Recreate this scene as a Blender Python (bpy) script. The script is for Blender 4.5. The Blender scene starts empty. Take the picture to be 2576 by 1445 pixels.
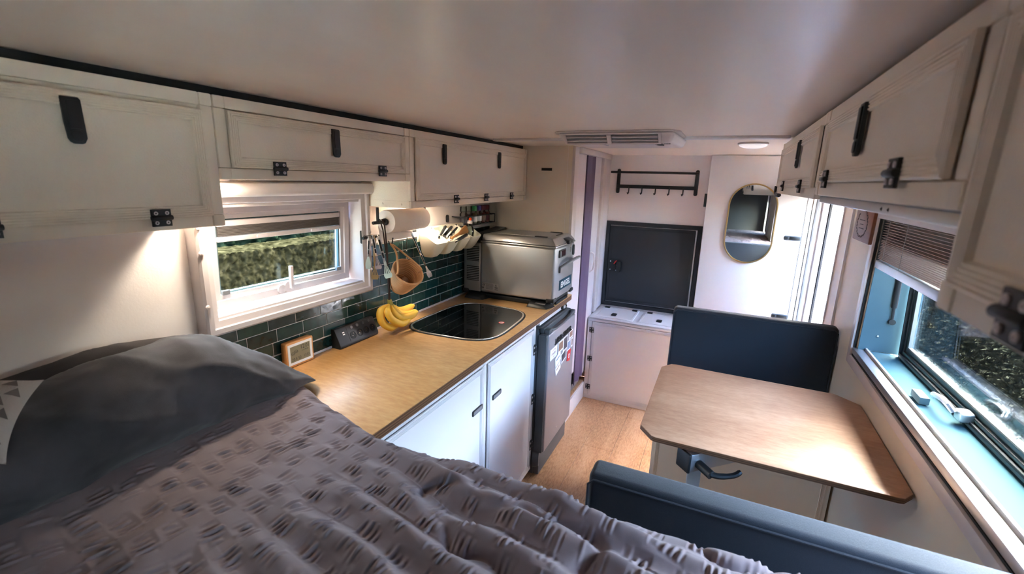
import bpy, bmesh, math, random
import numpy as np
from mathutils import Vector, Matrix
random.seed(7); np.random.seed(7)
C = bpy.context.scene.collection
S = bpy.context.scene
R = math.radians

# ------------------------------------------------------------------ camera
FPX = 1148.7
cam_d = bpy.data.cameras.new('camera'); cam = bpy.data.objects.new('camera', cam_d); C.objects.link(cam)
cam_d.sensor_fit = 'HORIZONTAL'; cam_d.sensor_width = 36.0; cam_d.lens = 36.0 * FPX / 2576.0
cam_d.dof.use_dof = True; cam_d.dof.focus_distance = 1.75; cam_d.dof.aperture_fstop = 4.5
cam_d.clip_start = 0.02; cam_d.clip_end = 200
def _axes(p, yw, r):
    f = Vector((-math.sin(yw)*math.cos(p), math.cos(yw)*math.cos(p), math.sin(p)))
    ri = Vector((math.cos(yw), math.sin(yw), 0)); up = ri.cross(f)
    c, s = math.cos(r), math.sin(r)
    return c*ri + s*up, -s*ri + c*up, f
_ri, _up, _f = _axes(R(-13.324), R(24.402), R(1.614))
cam.matrix_world = Matrix(((_ri.x, _up.x, -_f.x, 1.3097), (_ri.y, _up.y, -_f.y, -0.339), (_ri.z, _up.z, -_f.z, 1.5492), (0, 0, 0, 1)))
S.camera = cam

# ------------------------------------------------------------------ world, sun, exposure
w = bpy.data.worlds.new('sky'); S.world = w; w.use_nodes = True
nt = w.node_tree; nt.nodes.clear()
sky = nt.nodes.new('ShaderNodeTexSky'); sky.sky_type = 'NISHITA'; sky.sun_disc = False
sky.sun_elevation = R(48); sky.sun_rotation = R(20); sky.air_density = 1.0; sky.dust_density = 5.0; sky.ozone_density = 1.0
bg = nt.nodes.new('ShaderNodeBackground'); bg.inputs['Strength'].default_value = 0.68
wo = nt.nodes.new('ShaderNodeOutputWorld')
hs = nt.nodes.new('ShaderNodeHueSaturation'); hs.inputs['Saturation'].default_value = 1.15
nt.links.new(sky.outputs[0], hs.inputs['Color']); nt.links.new(hs.outputs[0], bg.inputs[0]); nt.links.new(bg.outputs[0], wo.inputs[0])
sun_d = bpy.data.lights.new('sun', 'SUN'); sun_d.energy = 15.0; sun_d.angle = R(1.2); sun_d.color = (1, .98, 1)
sun = bpy.data.objects.new('sun', sun_d); C.objects.link(sun)
sun.rotation_euler = Vector((0.06, -0.62, -0.78)).to_track_quat('-Z', 'Y').to_euler()
def portal(name, loc, direction, sx, sy):
    d = bpy.data.lights.new(name, 'AREA'); d.shape = 'RECTANGLE'; d.size = sx; d.size_y = sy; d.cycles.is_portal = True
    o = bpy.data.objects.new(name, d); C.objects.link(o); o.location = loc
    o.rotation_euler = Vector(direction).to_track_quat('-Z', 'Y').to_euler(); return o
portal('daylight_portal_window_right', (2.13, 1.0, 1.2), (-1, 0, 0), 1.6, .62)
portal('daylight_portal_door', (2.06, 2.68, .85), (-1, 0, 0), .6, 1.62)
portal('daylight_portal_window_left', (-.12, .75, 1.29), (1, 0, 0), .62, .38)
portal('daylight_portal_fill_window', (1.99, -.82, 1.18), (-1, 0, 0), .40, .48)  # serves the added bed side window
S.view_settings.view_transform = 'Standard'; S.view_settings.look = 'None'
S.view_settings.exposure = 5.45; S.view_settings.gamma = 1.0; S.view_settings.use_curve_mapping = False
S.cycles.max_bounces = 24; S.cycles.diffuse_bounces = 20; S.cycles.glossy_bounces = 4; S.cycles.transparent_max_bounces = 12
S.cycles.caustics_reflective = False; S.cycles.caustics_refractive = False; S.cycles.sample_clamp_indirect = 6

# ------------------------------------------------------------------ materials
def lin(r, g, b):
    f = lambda v: (v/255/12.92) if v/255 <= .04045 else ((v/255+.055)/1.055)**2.4
    return (f(r), f(g), f(b), 1)
def mat(name, col, rough=.5, metal=0., bump=0., bscale=200., var=0., vscale=8., coat=0., spec=.5, stretch=None, sheen=0.):
    m = bpy.data.materials.new(name); m.use_nodes = True
    n = m.node_tree; b = n.nodes['Principled BSDF']
    b.inputs['Base Color'].default_value = col; b.inputs['Roughness'].default_value = rough; b.inputs['Metallic'].default_value = metal
    b.inputs['Coat Weight'].default_value = coat; b.inputs['Specular IOR Level'].default_value = spec
    if sheen: b.inputs['Sheen Weight'].default_value = sheen
    if bump or var:
        tc = n.nodes.new('ShaderNodeTexCoord'); mp = n.nodes.new('ShaderNodeMapping')
        n.links.new(tc.outputs['Object'], mp.inputs[0])
        if stretch: mp.inputs['Scale'].default_value = stretch
    if var:
        nz = n.nodes.new('ShaderNodeTexNoise'); nz.inputs['Scale'].default_value = vscale; nz.inputs['Detail'].default_value = 4
        n.links.new(mp.outputs[0], nz.inputs[0])
        mx = n.nodes.new('ShaderNodeMix'); mx.data_type = 'RGBA'
        lo = [max(0, c*(1-var)) for c in col[:3]]+[1]; hi = [min(1, c*(1+var)) for c in col[:3]]+[1]
        mx.inputs[6].default_value = lo; mx.inputs[7].default_value = hi
        n.links.new(nz.outputs[0], mx.inputs[0]); n.links.new(mx.outputs[2], b.inputs['Base Color'])
    if bump:
        nb = n.nodes.new('ShaderNodeTexNoise'); nb.inputs['Scale'].default_value = bscale; nb.inputs['Detail'].default_value = 3
        n.links.new(mp.outputs[0], nb.inputs[0])
        bp = n.nodes.new('ShaderNodeBump'); bp.inputs['Strength'].default_value = bump; bp.inputs['Distance'].default_value = .002
        n.links.new(nb.outputs[0], bp.inputs['Height']); n.links.new(bp.outputs[0], b.inputs['Normal'])
    return m
def wood(name, c0, c1, c2, scale, along, rough=.35, coat=.0, knots=True):
    """grain stretched along one axis ('x' or 'y')"""
    m = bpy.data.materials.new(name); m.use_nodes = True
    n = m.node_tree; b = n.nodes['Principled BSDF']; b.inputs['Roughness'].default_value = rough; b.inputs['Coat Weight'].default_value = coat
    b.inputs['Coat Roughness'].default_value = .28
    g = n.nodes.new('ShaderNodeNewGeometry'); mp = n.nodes.new('ShaderNodeMapping'); n.links.new(g.outputs['Position'], mp.inputs[0])
    mp.inputs['Scale'].default_value = (.28, 1, 1) if along == 'x' else (1, .22, 1)
    n1 = n.nodes.new('ShaderNodeTexNoise'); n1.inputs['Scale'].default_value = scale; n1.inputs['Detail'].default_value = 3; n1.inputs['Distortion'].default_value = 1.1
    n.links.new(mp.outputs[0], n1.inputs[0])
    ms = n.nodes.new('ShaderNodeMath'); ms.operation = 'MULTIPLY'; ms.inputs[1].default_value = 11; n.links.new(n1.outputs[0], ms.inputs[0])
    fr = n.nodes.new('ShaderNodeMath'); fr.operation = 'SINE'; n.links.new(ms.outputs[0], fr.inputs[0])
    n2 = n.nodes.new('ShaderNodeTexNoise'); n2.inputs['Scale'].default_value = scale*30; n2.inputs['Detail'].default_value = 6; n2.inputs['Roughness'].default_value = .65
    n.links.new(mp.outputs[0], n2.inputs[0])
    ad = n.nodes.new('ShaderNodeMath'); ad.operation = 'MULTIPLY_ADD'; ad.inputs[1].default_value = .11; n.links.new(fr.outputs[0], ad.inputs[0]); n.links.new(n2.outputs[0], ad.inputs[2])
    rp = n.nodes.new('ShaderNodeValToRGB'); rp.color_ramp.elements[0].position = .25; rp.color_ramp.elements[0].color = c0
    rp.color_ramp.elements[1].position = .75; rp.color_ramp.elements[1].color = c2; e = rp.color_ramp.elements.new(.5); e.color = c1
    n.links.new(ad.outputs[0], rp.inputs[0]); n.links.new(rp.outputs[0], b.inputs['Base Color'])
    bp = n.nodes.new('ShaderNodeBump'); bp.inputs['Strength'].default_value = .08; bp.inputs['Distance'].default_value = .001
    n.links.new(n2.outputs[0], bp.inputs['Height']); n.links.new(bp.outputs[0], b.inputs['Normal'])
    return m
def tile_mat():
    m = bpy.data.materials.new('glazed_green_tile'); m.use_nodes = True
    n = m.node_tree; b = n.nodes['Principled BSDF']; b.inputs['Roughness'].default_value = .09
    oi = n.nodes.new('ShaderNodeObjectInfo'); rp = n.nodes.new('ShaderNodeValToRGB'); rp.color_ramp.interpolation = 'LINEAR'
    cs = [(0, lin(18, 38, 38)), (.25, lin(26, 56, 53)), (.5, lin(40, 66, 58)), (.75, lin(22, 60, 60)), (1, lin(44, 56, 58))]
    rp.color_ramp.elements[0].color = cs[0][1]; rp.color_ramp.elements[1].color = cs[-1][1]
    for p, c in cs[1:-1]: rp.color_ramp.elements.new(p).color = c
    n.links.new(oi.outputs['Random'], rp.inputs[0])
    g = n.nodes.new('ShaderNodeNewGeometry'); nz = n.nodes.new('ShaderNodeTexNoise'); nz.inputs['Scale'].default_value = 45; nz.inputs['Detail'].default_value = 5
    n.links.new(g.outputs['Position'], nz.inputs[0])
    mx = n.nodes.new('ShaderNodeMix'); mx.data_type = 'RGBA'; mx.blend_type = 'OVERLAY'; mx.inputs[0].default_value = .55
    n.links.new(rp.outputs[0], mx.inputs[6]); n.links.new(nz.outputs[0], mx.inputs[7]); n.links.new(mx.outputs[2], b.inputs['Base Color'])
    n2 = n.nodes.new('ShaderNodeTexNoise'); n2.inputs['Scale'].default_value = 30; n.links.new(g.outputs['Position'], n2.inputs[0])
    bp = n.nodes.new('ShaderNodeBump'); bp.inputs['Strength'].default_value = .25; bp.inputs['Distance'].default_value = .002
    n.links.new(n2.outputs[0], bp.inputs['Height']); n.links.new(bp.outputs[0], b.inputs['Normal'])
    return m
def glass_mat(name, tint, refl=1.0):
    m = bpy.data.materials.new(name); m.use_nodes = True
    n = m.node_tree; n.nodes.clear(); o = n.nodes.new('ShaderNodeOutputMaterial')
    t = n.nodes.new('ShaderNodeBsdfTransparent'); t.inputs[0].default_value = tint
    g = n.nodes.new('ShaderNodeBsdfGlossy'); g.inputs['Roughness'].default_value = .015
    f = n.nodes.new('ShaderNodeFresnel'); f.inputs[0].default_value = 1.49
    mu = n.nodes.new('ShaderNodeMath'); mu.operation = 'MULTIPLY'; mu.inputs[1].default_value = refl; n.links.new(f.outputs[0], mu.inputs[0])
    x = n.nodes.new('ShaderNodeMixShader'); n.links.new(mu.outputs[0], x.inputs[0]); n.links.new(t.outputs[0], x.inputs[1]); n.links.new(g.outputs[0], x.inputs[2])
    n.links.new(x.outputs[0], o.inputs[0]); return m
def emit_mat(name, col, s):
    m = bpy.data.materials.new(name); m.use_nodes = True
    b = m.node_tree.nodes['Principled BSDF']; b.inputs['Base Color'].default_value = col
    b.inputs['Emission Color'].default_value = col; b.inputs['Emission Strength'].default_value = s; return m
def foliage_mat(name, a, b_, cc, scale):
    m = bpy.data.materials.new(name); m.use_nodes = True
    n = m.node_tree; b = n.nodes['Principled BSDF']; b.inputs['Roughness'].default_value = .8; b.inputs['Specular IOR Level'].default_value = 0
    g = n.nodes.new('ShaderNodeNewGeometry'); nz = n.nodes.new('ShaderNodeTexNoise'); nz.inputs['Scale'].default_value = scale; nz.inputs['Detail'].default_value = 6
    n.links.new(g.outputs['Position'], nz.inputs[0]); rp = n.nodes.new('ShaderNodeValToRGB')
    rp.color_ramp.elements[0].position = .35; rp.color_ramp.elements[0].color = a; rp.color_ramp.elements[1].position = .7; rp.color_ramp.elements[1].color = cc
    rp.color_ramp.elements.new(.52).color = b_
    n.links.new(nz.outputs[0], rp.inputs[0]); n.links.new(rp.outputs[0], b.inputs['Base Color']); return m

M = {}
M['panel'] = mat('cream_laminate', lin(233, 222, 206), .5, bump=.35, bscale=260)
M['panel_frame'] = mat('cream_frame_profile', lin(233, 222, 206), .42, bump=.05, bscale=900, stretch=(1, 1, 1))
M['white'] = mat('white_laminate', lin(219, 217, 220), .42, bump=.08, bscale=300)
M['wall'] = mat('cream_wall', lin(232, 225, 224), .55, bump=.12, bscale=180)
M['wallwarm'] = mat('warm_beige_wall', lin(222, 212, 197), .5, bump=.08, bscale=200)
M['ceil'] = mat('satin_ceiling', lin(243, 229, 217), .29, bump=.05, bscale=7, var=.06, vscale=3, stretch=(3, .7, 1))
M['black'] = mat('black_plastic', lin(22, 24, 25), .4)
M['blackm'] = mat('black_powder_metal', lin(20, 21, 22), .5)
M['rubber'] = mat('black_rubber', lin(16, 18, 20), .7)
M['chrome'] = mat('polished_steel', (.86, .85, .83, 1), .26, 1.)
M['steel'] = mat('brushed_steel', (.6, .6, .6, 1), .3, 1.)
M['alu'] = mat('anodised_aluminium', (.62, .63, .65, 1), .35, .9)
M['bluealu'] = mat('pale_blue_grey_frame', lin(84, 106, 111), .6, 0., spec=.15)  # teal tint of sky light on the window liner is put into this colour
M['sill_teal'] = mat('dark_teal_sill', lin(62, 92, 100), .8, spec=.05)
M['bead'] = mat('stone_grey_bead', lin(150, 144, 134), .6, spec=.1)
M['white_pl'] = mat('white_plastic', lin(208, 199, 200), .36)
M['grey_pl'] = mat('grey_plastic', lin(120, 122, 126), .4)
M['engel'] = mat('silver_cool_box', (.46, .46, .47, 1), .36, .7, bump=.03, bscale=500)
M['engel_lid'] = mat('silver_cool_box_lid', (.42, .42, .42, 1), .30, .7)
M['fridge'] = mat('silver_grey_fridge', lin(150, 147, 152), .32, .35)
M['fridge_dark'] = mat('dark_grey_fridge', lin(72, 76, 80), .45)
M['counter'] = wood('birch_plywood_worktop', lin(190, 142, 88), lin(204, 159, 104), lin(216, 176, 124), 2.6, 'x', .42, .15)
M['table'] = wood('birch_plywood_table', lin(154, 110, 83), lin(168, 126, 97), lin(181, 141, 112), 3.0, 'x', .45, .12)
M['plyedge'] = mat('plywood_edge', lin(120, 82, 54), .5, var=.35, vscale=60, stretch=(.2, .2, 9))
M['plyedge2'] = mat('plywood_edge_dark', lin(84, 56, 38), .55)
M['floor'] = wood('oak_laminate', lin(158, 118, 82), lin(196, 154, 115), lin(209, 172, 136), 5.0, 'y', .42)
M['tile'] = tile_mat()
M['grout'] = mat('pale_grout', lin(196, 194, 190), .8)
M['fabric'] = mat('charcoal_blue_upholstery', lin(26, 32, 42), .88, bump=.5, bscale=900, var=.2, vscale=400, sheen=.2)
M['duvet'] = mat('mauve_grey_seersucker', lin(112, 98, 102), .85, bump=.25, bscale=1200, sheen=.12)
M['pillow'] = mat('dark_charcoal_pillowcase', lin(58, 55, 61), .9, var=.95, vscale=11, bump=.3, bscale=700, sheen=.15)
M['pillow2'] = mat('charcoal_sheet', lin(54, 50, 52), .9, bump=.3, bscale=700)
M['hatch'] = mat('black_speckle_composite', lin(36, 38, 42), .5, bump=.5, bscale=700, var=.35, vscale=600)
M['mirror'] = mat('silver_mirror', (.82, .84, .86, 1), .01, 1.)
M['gold'] = mat('brushed_brass', lin(190, 158, 108), .3, .8)
M['glassL'] = glass_mat('window_acrylic', (.50, .56, .54, 1), .45)
M['glassR'] = glass_mat('tinted_window_acrylic', (.60, .66, .68, 1), .55)
M['sink'] = mat('black_glass_lid', lin(10, 11, 12), .04, coat=.4)
M['pleat'] = mat('grey_pleated_cloth', lin(92, 86, 84), .8)
M['slat'] = mat('taupe_slat', lin(176, 150, 138), .55)
M['paper'] = mat('kitchen_paper', lin(236, 228, 222), .9, bump=.6, bscale=160)
M['rope'] = mat('jute_rope', lin(204, 152, 104), .85, bump=.5, bscale=500)
M['garlic'] = mat('mushroom_skin', lin(196, 160, 128), .6)
M['banana'] = mat('ripe_banana', lin(226, 178, 62), .5, var=.14, vscale=40)
M['banana_tip'] = mat('banana_tip', lin(70, 50, 28), .7)
M['banana_stem'] = mat('banana_stem', lin(150, 140, 62), .6)
M['cord'] = mat('dark_brown_cord', lin(58, 40, 32), .9)
M['cream_pl'] = mat('cream_plastic', lin(232, 226, 208), .35)
M['blue_pl'] = mat('pale_blue_plastic', lin(140, 170, 220), .35)
M['wood'] = mat('warm_wood', lin(176, 118, 58), .45, var=.2, vscale=30, stretch=(1, 1, 6))
M['clockwood'] = mat('beech_clock_case', lin(206, 146, 88), .45, var=.12, vscale=30, stretch=(1, .2, 6))
M['lcd'] = mat('lcd_screen', lin(138, 134, 112), .25)
M['lcdink'] = mat('lcd_ink', lin(34, 34, 30), .5)
M['purple'] = mat('purple_folding_door', lin(104, 86, 114), .45)
M['lilac'] = mat('pale_lilac_panel', lin(214, 206, 212), .42)
M['darkwall'] = mat('charcoal_lining', lin(92, 92, 94), .9)
M['red'] = mat('red_plastic', lin(205, 30, 34), .4)
M['orange'] = mat('orange_cap', lin(240, 84, 22), .4)
M['navy'] = mat('dark_teal_badge', lin(12, 66, 88), .35)
M['whiteink'] = mat('white_ink', lin(238, 240, 242), .5)
M['greyink'] = mat('grey_ink', lin(96, 94, 92), .6)
M['blackink'] = mat('black_ink', lin(16, 16, 18), .5)
M['redink'] = mat('red_ink', lin(200, 60, 50), .5)
M['label_sil'] = mat('silver_label', lin(172, 166, 164), .45, .3)
M['clear'] = glass_mat('clear_jar', (.86, .84, .84, 1), 1.0)
M['soap'] = glass_mat('clear_soap', (.82, .87, .84, 1), 1.0)
M['green_cap'] = mat('green_cap', lin(34, 140, 84), .4)
M['purple_cap'] = mat('purple_cap', lin(74, 50, 138), .4)
M['maroon_cap'] = mat('maroon_cap', lin(104, 26, 38), .4)
M['spice_a'] = mat('dark_spice', lin(66, 50, 52), .8, var=.4, vscale=200)
M['spice_b'] = mat('green_spice', lin(142, 134, 100), .8, var=.4, vscale=200)
M['spice_c'] = mat('red_spice', lin(150, 84, 66), .8, var=.4, vscale=200)
M['plaque'] = mat('dark_carved_wood', lin(118, 70, 44), .5, var=.3, vscale=16, stretch=(1, 1, 5))
M['burn'] = mat('burnt_engraving', lin(48, 26, 16), .8)
M['led'] = emit_mat('led_diffuser', (1, .86, .66, 1), 14)
M['lamp'] = emit_mat('opal_lamp_cover', (.8, .77, .77, 1), .015)
M['cushion_w'] = mat('grey_white_fleece', lin(158, 151, 150), .95, bump=.6, bscale=300)
M['cushion_g'] = mat('grey_fleece', lin(92, 87, 88), .95)
M['hedge_l'] = foliage_mat('clipped_hedge', (0.0022, 0.0019, 0.0009, 1), (0.0066, 0.0056, 0.003, 1), (0.0145, 0.0118, 0.0068, 1), 26)
M['hedge_d'] = foliage_mat('dark_hedge', (0.0014, 0.0026, 0.0015, 1), (0.004, 0.0068, 0.004, 1), (0.009, 0.0135, 0.008, 1), 18)
M['hedge_r'] = foliage_mat('leafy_hedge', (.004, .0042, .0024, 1), (.014, .0136, .0085, 1), (.036, .033, .022, 1), 30)
M['bounce_ground'] = foliage_mat('pale_bounce_gravel', lin(158, 156, 154), lin(184, 182, 180), lin(206, 204, 202), 22)  # ground made pale to bounce sunlight up to the ceiling
M['photo_a'] = mat('photo_print_brown', lin(134, 96, 76), .4, var=.6, vscale=120)
M['photo_b'] = mat('photo_print_blue', lin(120, 138, 168), .4, var=.6, vscale=120)
M['photo_c'] = mat('photo_print_dark', lin(62, 58, 66), .4, var=.6, vscale=120)
M['card'] = mat('white_card', lin(232, 230, 232), .5)

# ------------------------------------------------------------------ geometry helpers
class G:
    def __init__(s): s.v = []; s.f = []
    def add(s, vs, fs):
        o = len(s.v); s.v += [tuple(p) for p in vs]; s.f += [tuple(i+o for i in f) for f in fs]; return s
    def box(s, x0, x1, y0, y1, z0, z1):
        return s.add([(x0,y0,z0),(x1,y0,z0),(x1,y1,z0),(x0,y1,z0),(x0,y0,z1),(x1,y0,z1),(x1,y1,z1),(x0,y1,z1)],
                     [(0,3,2,1),(4,5,6,7),(0,1,5,4),(1,2,6,5),(2,3,7,6),(3,0,4,7)])
    def hexa(s, p): return s.add(p, [(0,3,2,1),(4,5,6,7),(0,1,5,4),(1,2,6,5),(2,3,7,6),(3,0,4,7)])
    def prism(s, poly, n0, n1):
        k = len(poly)
        return s.add([(a,b,n0) for a,b in poly]+[(a,b,n1) for a,b in poly],
                     [tuple(reversed(range(k))), tuple(range(k,2*k))]+[(i,(i+1)%k,k+(i+1)%k,k+i) for i in range(k)])
    def ringprism(s, outer, inner, n0, n1):
        k = len(outer); v = [(a,b,n0) for a,b in outer]+[(a,b,n1) for a,b in outer]+[(a,b,n0) for a,b in inner]+[(a,b,n1) for a,b in inner]
        f = []
        for i in range(k):
            j = (i+1)%k
            f += [(i,j,k+j,k+i),(k+i,k+j,3*k+j,3*k+i),(3*k+i,3*k+j,2*k+j,2*k+i),(2*k+i,2*k+j,j,i)]
        return s.add(v, f)
    def tube(s, pts, r, seg=8, closed=False, caps=True):
        pts = [Vector(p) for p in pts]; n = len(pts); rr = r if isinstance(r,(list,tuple)) else [r]*n
        v = []; ref = None
        for i, p in enumerate(pts):
            a = pts[(i-1)%n] if (closed or i>0) else p; b = pts[(i+1)%n] if (closed or i<n-1) else p
            t = (b-a).normalized()
            if ref is None:
                ref = Vector((0,0,1)) if abs(t.z)<.9 else Vector((1,0,0))
            u = (ref - t*ref.dot(t)).normalized(); w_ = t.cross(u); ref = u
            for k in range(seg):
                an = 2*math.pi*k/seg; v.append(p + (u*math.cos(an)+w_*math.sin(an))*rr[i])
        f = []
        for i in range(n if closed else n-1):
            for k in range(seg):
                i2 = (i+1)%n; f.append((i*seg+k, i*seg+(k+1)%seg, i2*seg+(k+1)%seg, i2*seg+k))
        if caps and not closed: f += [tuple(reversed(range(seg))), tuple(range((n-1)*seg, n*seg))]
        return s.add(v, f)
    def lathe(s, prof, o=(0,0,0), axis=(0,0,1), seg=20):
        ax = Vector(axis).normalized(); ref = Vector((1,0,0)) if abs(ax.x)<.9 else Vector((0,1,0))
        u = (ref-ax*ref.dot(ax)).normalized(); w_ = ax.cross(u); o = Vector(o)
        v = []; f = []; n = len(prof)
        for r, h in prof:
            for k in range(seg):
                a = 2*math.pi*k/seg; v.append(o+ax*h+(u*math.cos(a)+w_*math.sin(a))*r)
        for i in range(n-1):
            for k in range(seg): f.append((i*seg+k, i*seg+(k+1)%seg, (i+1)*seg+(k+1)%seg, (i+1)*seg+k))
        if prof[0][0] > 1e-6: f.append(tuple(reversed(range(seg))))
        if prof[-1][0] > 1e-6: f.append(tuple(range((n-1)*seg, n*seg)))
        return s.add(v, f)
    def mitre(s, u0, u1, v0, v1, prof):
        """a mitred picture-frame moulding; prof = [(inset, height)...] from the outer to the inner edge"""
        v = []
        for d, h in prof: v += [(u0+d,v0+d,h),(u1-d,v0+d,h),(u1-d,v1-d,h),(u0+d,v1-d,h)]
        f = []
        for i in range(len(prof)-1):
            for k in range(4): f.append((i*4+k, i*4+(k+1)%4, (i+1)*4+(k+1)%4, (i+1)*4+k))
        return s.add(v, f)
    def x(s, T):
        s.v = [tuple(T(p)) for p in s.v]; return s
def FR(O, U, V, N):
    O, U, V, N = map(Vector, (O, U, V, N))
    return lambda p: O + U*p[0] + V*p[1] + N*p[2]
def rrect(u0, u1, v0, v1, r, seg=5):
    o = []
    for cx, cy, a0 in ((u1-r,v1-r,0),(u0+r,v1-r,90),(u0+r,v0+r,180),(u1-r,v0+r,270)):
        for k in range(seg+1):
            a = R(a0+90*k/seg); o.append((cx+r*math.cos(a), cy+r*math.sin(a)))
    return o
def disc(cx, cy, r, seg=16): return [(cx+r*math.cos(2*math.pi*k/seg), cy+r*math.sin(2*math.pi*k/seg)) for k in range(seg)]
def text_geo(txt, size, depth=.0008, bold=0.0, align='LEFT'):
    c = bpy.data.curves.new('t', 'FONT'); c.body = txt; c.size = size; c.extrude = depth; c.offset = bold; c.align_x = align; c.resolution_u = 2
    o = bpy.data.objects.new('t', c); C.objects.link(o); dg = bpy.context.evaluated_depsgraph_get()
    me = bpy.data.meshes.new_from_object(o.evaluated_get(dg))
    g = G(); g.add([tuple(v.co) for v in me.vertices], [tuple(p.vertices) for p in me.polygons])
    bpy.data.objects.remove(o); bpy.data.curves.remove(c); bpy.data.meshes.remove(me); return g
WL = {}
def tag(o, label=None, cat=None, group=None, kind=None):
    for k, v in (('label',label),('category',cat),('group',group),('kind',kind)):
        if v: o[k] = v
    return o
def obj(name, g, m, parent=None, bevel=0, seg=2, label=None, cat=None, group=None, kind=None, angle=38, center=True):
    bm = bmesh.new(); vs = [bm.verts.new(p) for p in g.v]
    for f in g.f:
        try: bm.faces.new([vs[i] for i in f])
        except ValueError: pass
    bmesh.ops.recalc_face_normals(bm, faces=bm.faces)
    if bevel:
        es = [e for e in bm.edges if len(e.link_faces)==2 and e.calc_face_angle(0) > R(25)]
        bmesh.ops.bevel(bm, geom=es, offset=bevel, segments=seg, profile=.5, affect='EDGES', clamp_overlap=True)
    for f in bm.faces: f.smooth = True
    for e in bm.edges: e.smooth = not (len(e.link_faces)==2 and e.calc_face_angle(0) > R(angle))
    me = bpy.data.meshes.new(name); bm.to_mesh(me); bm.free()
    return link(name, me, m, parent, label, cat, group, kind)
def link(name, me, m, parent=None, label=None, cat=None, group=None, kind=None):
    n = len(me.vertices); a = np.empty(n*3, 'f'); me.vertices.foreach_get('co', a); a = a.reshape(-1,3)
    c = (a.min(0)+a.max(0))/2; a -= c; me.vertices.foreach_set('co', a.ravel()); me.update()
    if m is not None: me.materials.append(m)
    o = bpy.data.objects.new(name, me); C.objects.link(o)
    wl = Vector([float(q) for q in c]); WL[o.name] = wl
    if parent: o.parent = parent; o.location = wl - WL[parent.name]
    else: o.location = wl
    return tag(o, label, cat, group, kind)
def thing(name, loc, label, cat, group=None, kind=None):
    o = bpy.data.objects.new(name, None); C.objects.link(o); o.location = loc; o.empty_display_size = .05
    WL[o.name] = Vector(loc); return tag(o, label, cat, group, kind)
def share(name, src, loc, parent):
    """another object with the mesh of src, placed with its centre at loc"""
    o = bpy.data.objects.new(name, src.data); C.objects.link(o); WL[o.name] = Vector(loc)
    o.parent = parent; o.location = Vector(loc)-WL[parent.name]; return o
def grid_mesh(name, X, Y, Z, m, **k):
    """X,Y,Z: 2D arrays -> smooth quad mesh"""
    a, b = X.shape; me = bpy.data.meshes.new(name)
    co = np.stack([X, Y, Z], -1).reshape(-1, 3)
    i = np.arange(a*b).reshape(a, b); q = np.stack([i[:-1,:-1], i[1:,:-1], i[1:,1:], i[:-1,1:]], -1).reshape(-1, 4)
    me.vertices.add(a*b); me.vertices.foreach_set('co', co.astype('f').ravel())
    me.loops.add(q.size); me.loops.foreach_set('vertex_index', q.astype('i').ravel())
    me.polygons.add(len(q)); me.polygons.foreach_set('loop_start', np.arange(0, q.size, 4, dtype='i')); me.polygons.foreach_set('use_smooth', np.ones(len(q), bool))
    me.update(calc_edges=True); me.validate()
    return link(name, me, m, **k)
def vnoise(x, y, seed=0):
    xi = np.floor(x).astype(int); yi = np.floor(y).astype(int); xf = x-xi; yf = y-yi
    u = xf*xf*(3-2*xf); v = yf*yf*(3-2*yf)
    def h(a, b):
        n = (a*374761393 + b*668265263 + seed*974634777) & 0x7fffffff
        n = ((n ^ (n >> 13))*1274126177) & 0x7fffffff
        return ((n ^ (n >> 16)) & 0xffff)/65535.0
    return (h(xi,yi)*(1-u)+h(xi+1,yi)*u)*(1-v)+(h(xi,yi+1)*(1-u)+h(xi+1,yi+1)*u)*v
def fbm(x, y, o=4, seed=0):
    s = 0; a = .5
    for k in range(o): s = s+a*vnoise(x*2**k, y*2**k, seed+k); a *= .5
    return s

# ================================================================== STRUCTURE
W, H, YB, YR = 1.848, 1.735, 3.054, -1.2
LX = FR((0,0,0),(0,1,0),(0,0,1),(1,0,0))          # u=y v=z n=x   (faces +x)
def TX(x): return FR((x,0,0),(0,1,0),(0,0,1),(1,0,0))
def TXm(x): return FR((x,0,0),(0,1,0),(0,0,1),(-1,0,0))
def TY(y): return FR((0,y,0),(1,0,0),(0,0,1),(0,-1,0))   # u=x v=z, faces -y
def TZ(z): return FR((0,0,z),(1,0,0),(0,1,0),(0,0,1))
fl = obj('floor', G().box(-.05,1.95,YR-.05,3.1,-.06,-.012), M['plyedge'], kind='structure')
# oak planks
px0 = .0; k = 0; rnd = random.Random(3)
for i in range(11):
    xa = .02+i*.172; xb = min(xa+.171, W); y = .3 - rnd.random()*.8
    if xa > W-.02: break
    while y < YB:
        ya = max(y, YR+.02); yb_ = min(y+1.15, YB)
        if yb_-ya > .05: obj('plank', G().box(xa,xb,ya,yb_-.001,-.012,0), M['floor'], fl, bevel=.0012, seg=1)
        y += 1.15
ce = obj('ceiling', G().box(-.05,1.95,YR-.05,3.1,H,H+.05), M['ceil'], kind='structure')
obj('trim_1', G().box(.26,1.50,1.70,1.745,1.724,H), M['white'], bevel=.003, kind='structure')
def wall_x(name, x0, x1, y0, y1, z0, z1, holes, m):
    g = G(); ys = sorted({y0,y1}|{h[0] for h in holes}|{h[1] for h in holes}); zs = sorted({z0,z1}|{h[2] for h in holes}|{h[3] for h in holes})
    for a, b in zip(ys, ys[1:]):
        run = None
        for c, d in zip(zs, zs[1:]):
            if any(h[0]<=a and b<=h[1] and h[2]<=c and d<=h[3] for h in holes):
                if run: g.box(x0,x1,a,b,*run); run = None
            else: run = (run[0], d) if run else (c, d)
        if run: g.box(x0,x1,a,b,*run)
    return obj(name, g, m, kind='structure')
wl_ = wall_x('wall_left', -.05, 0, YR-.05, 3.1, 0, H, [(.455,1.035,1.105,1.475)], M['wall'])
WIN2 = (.22,1.765,.935,1.45)
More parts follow.
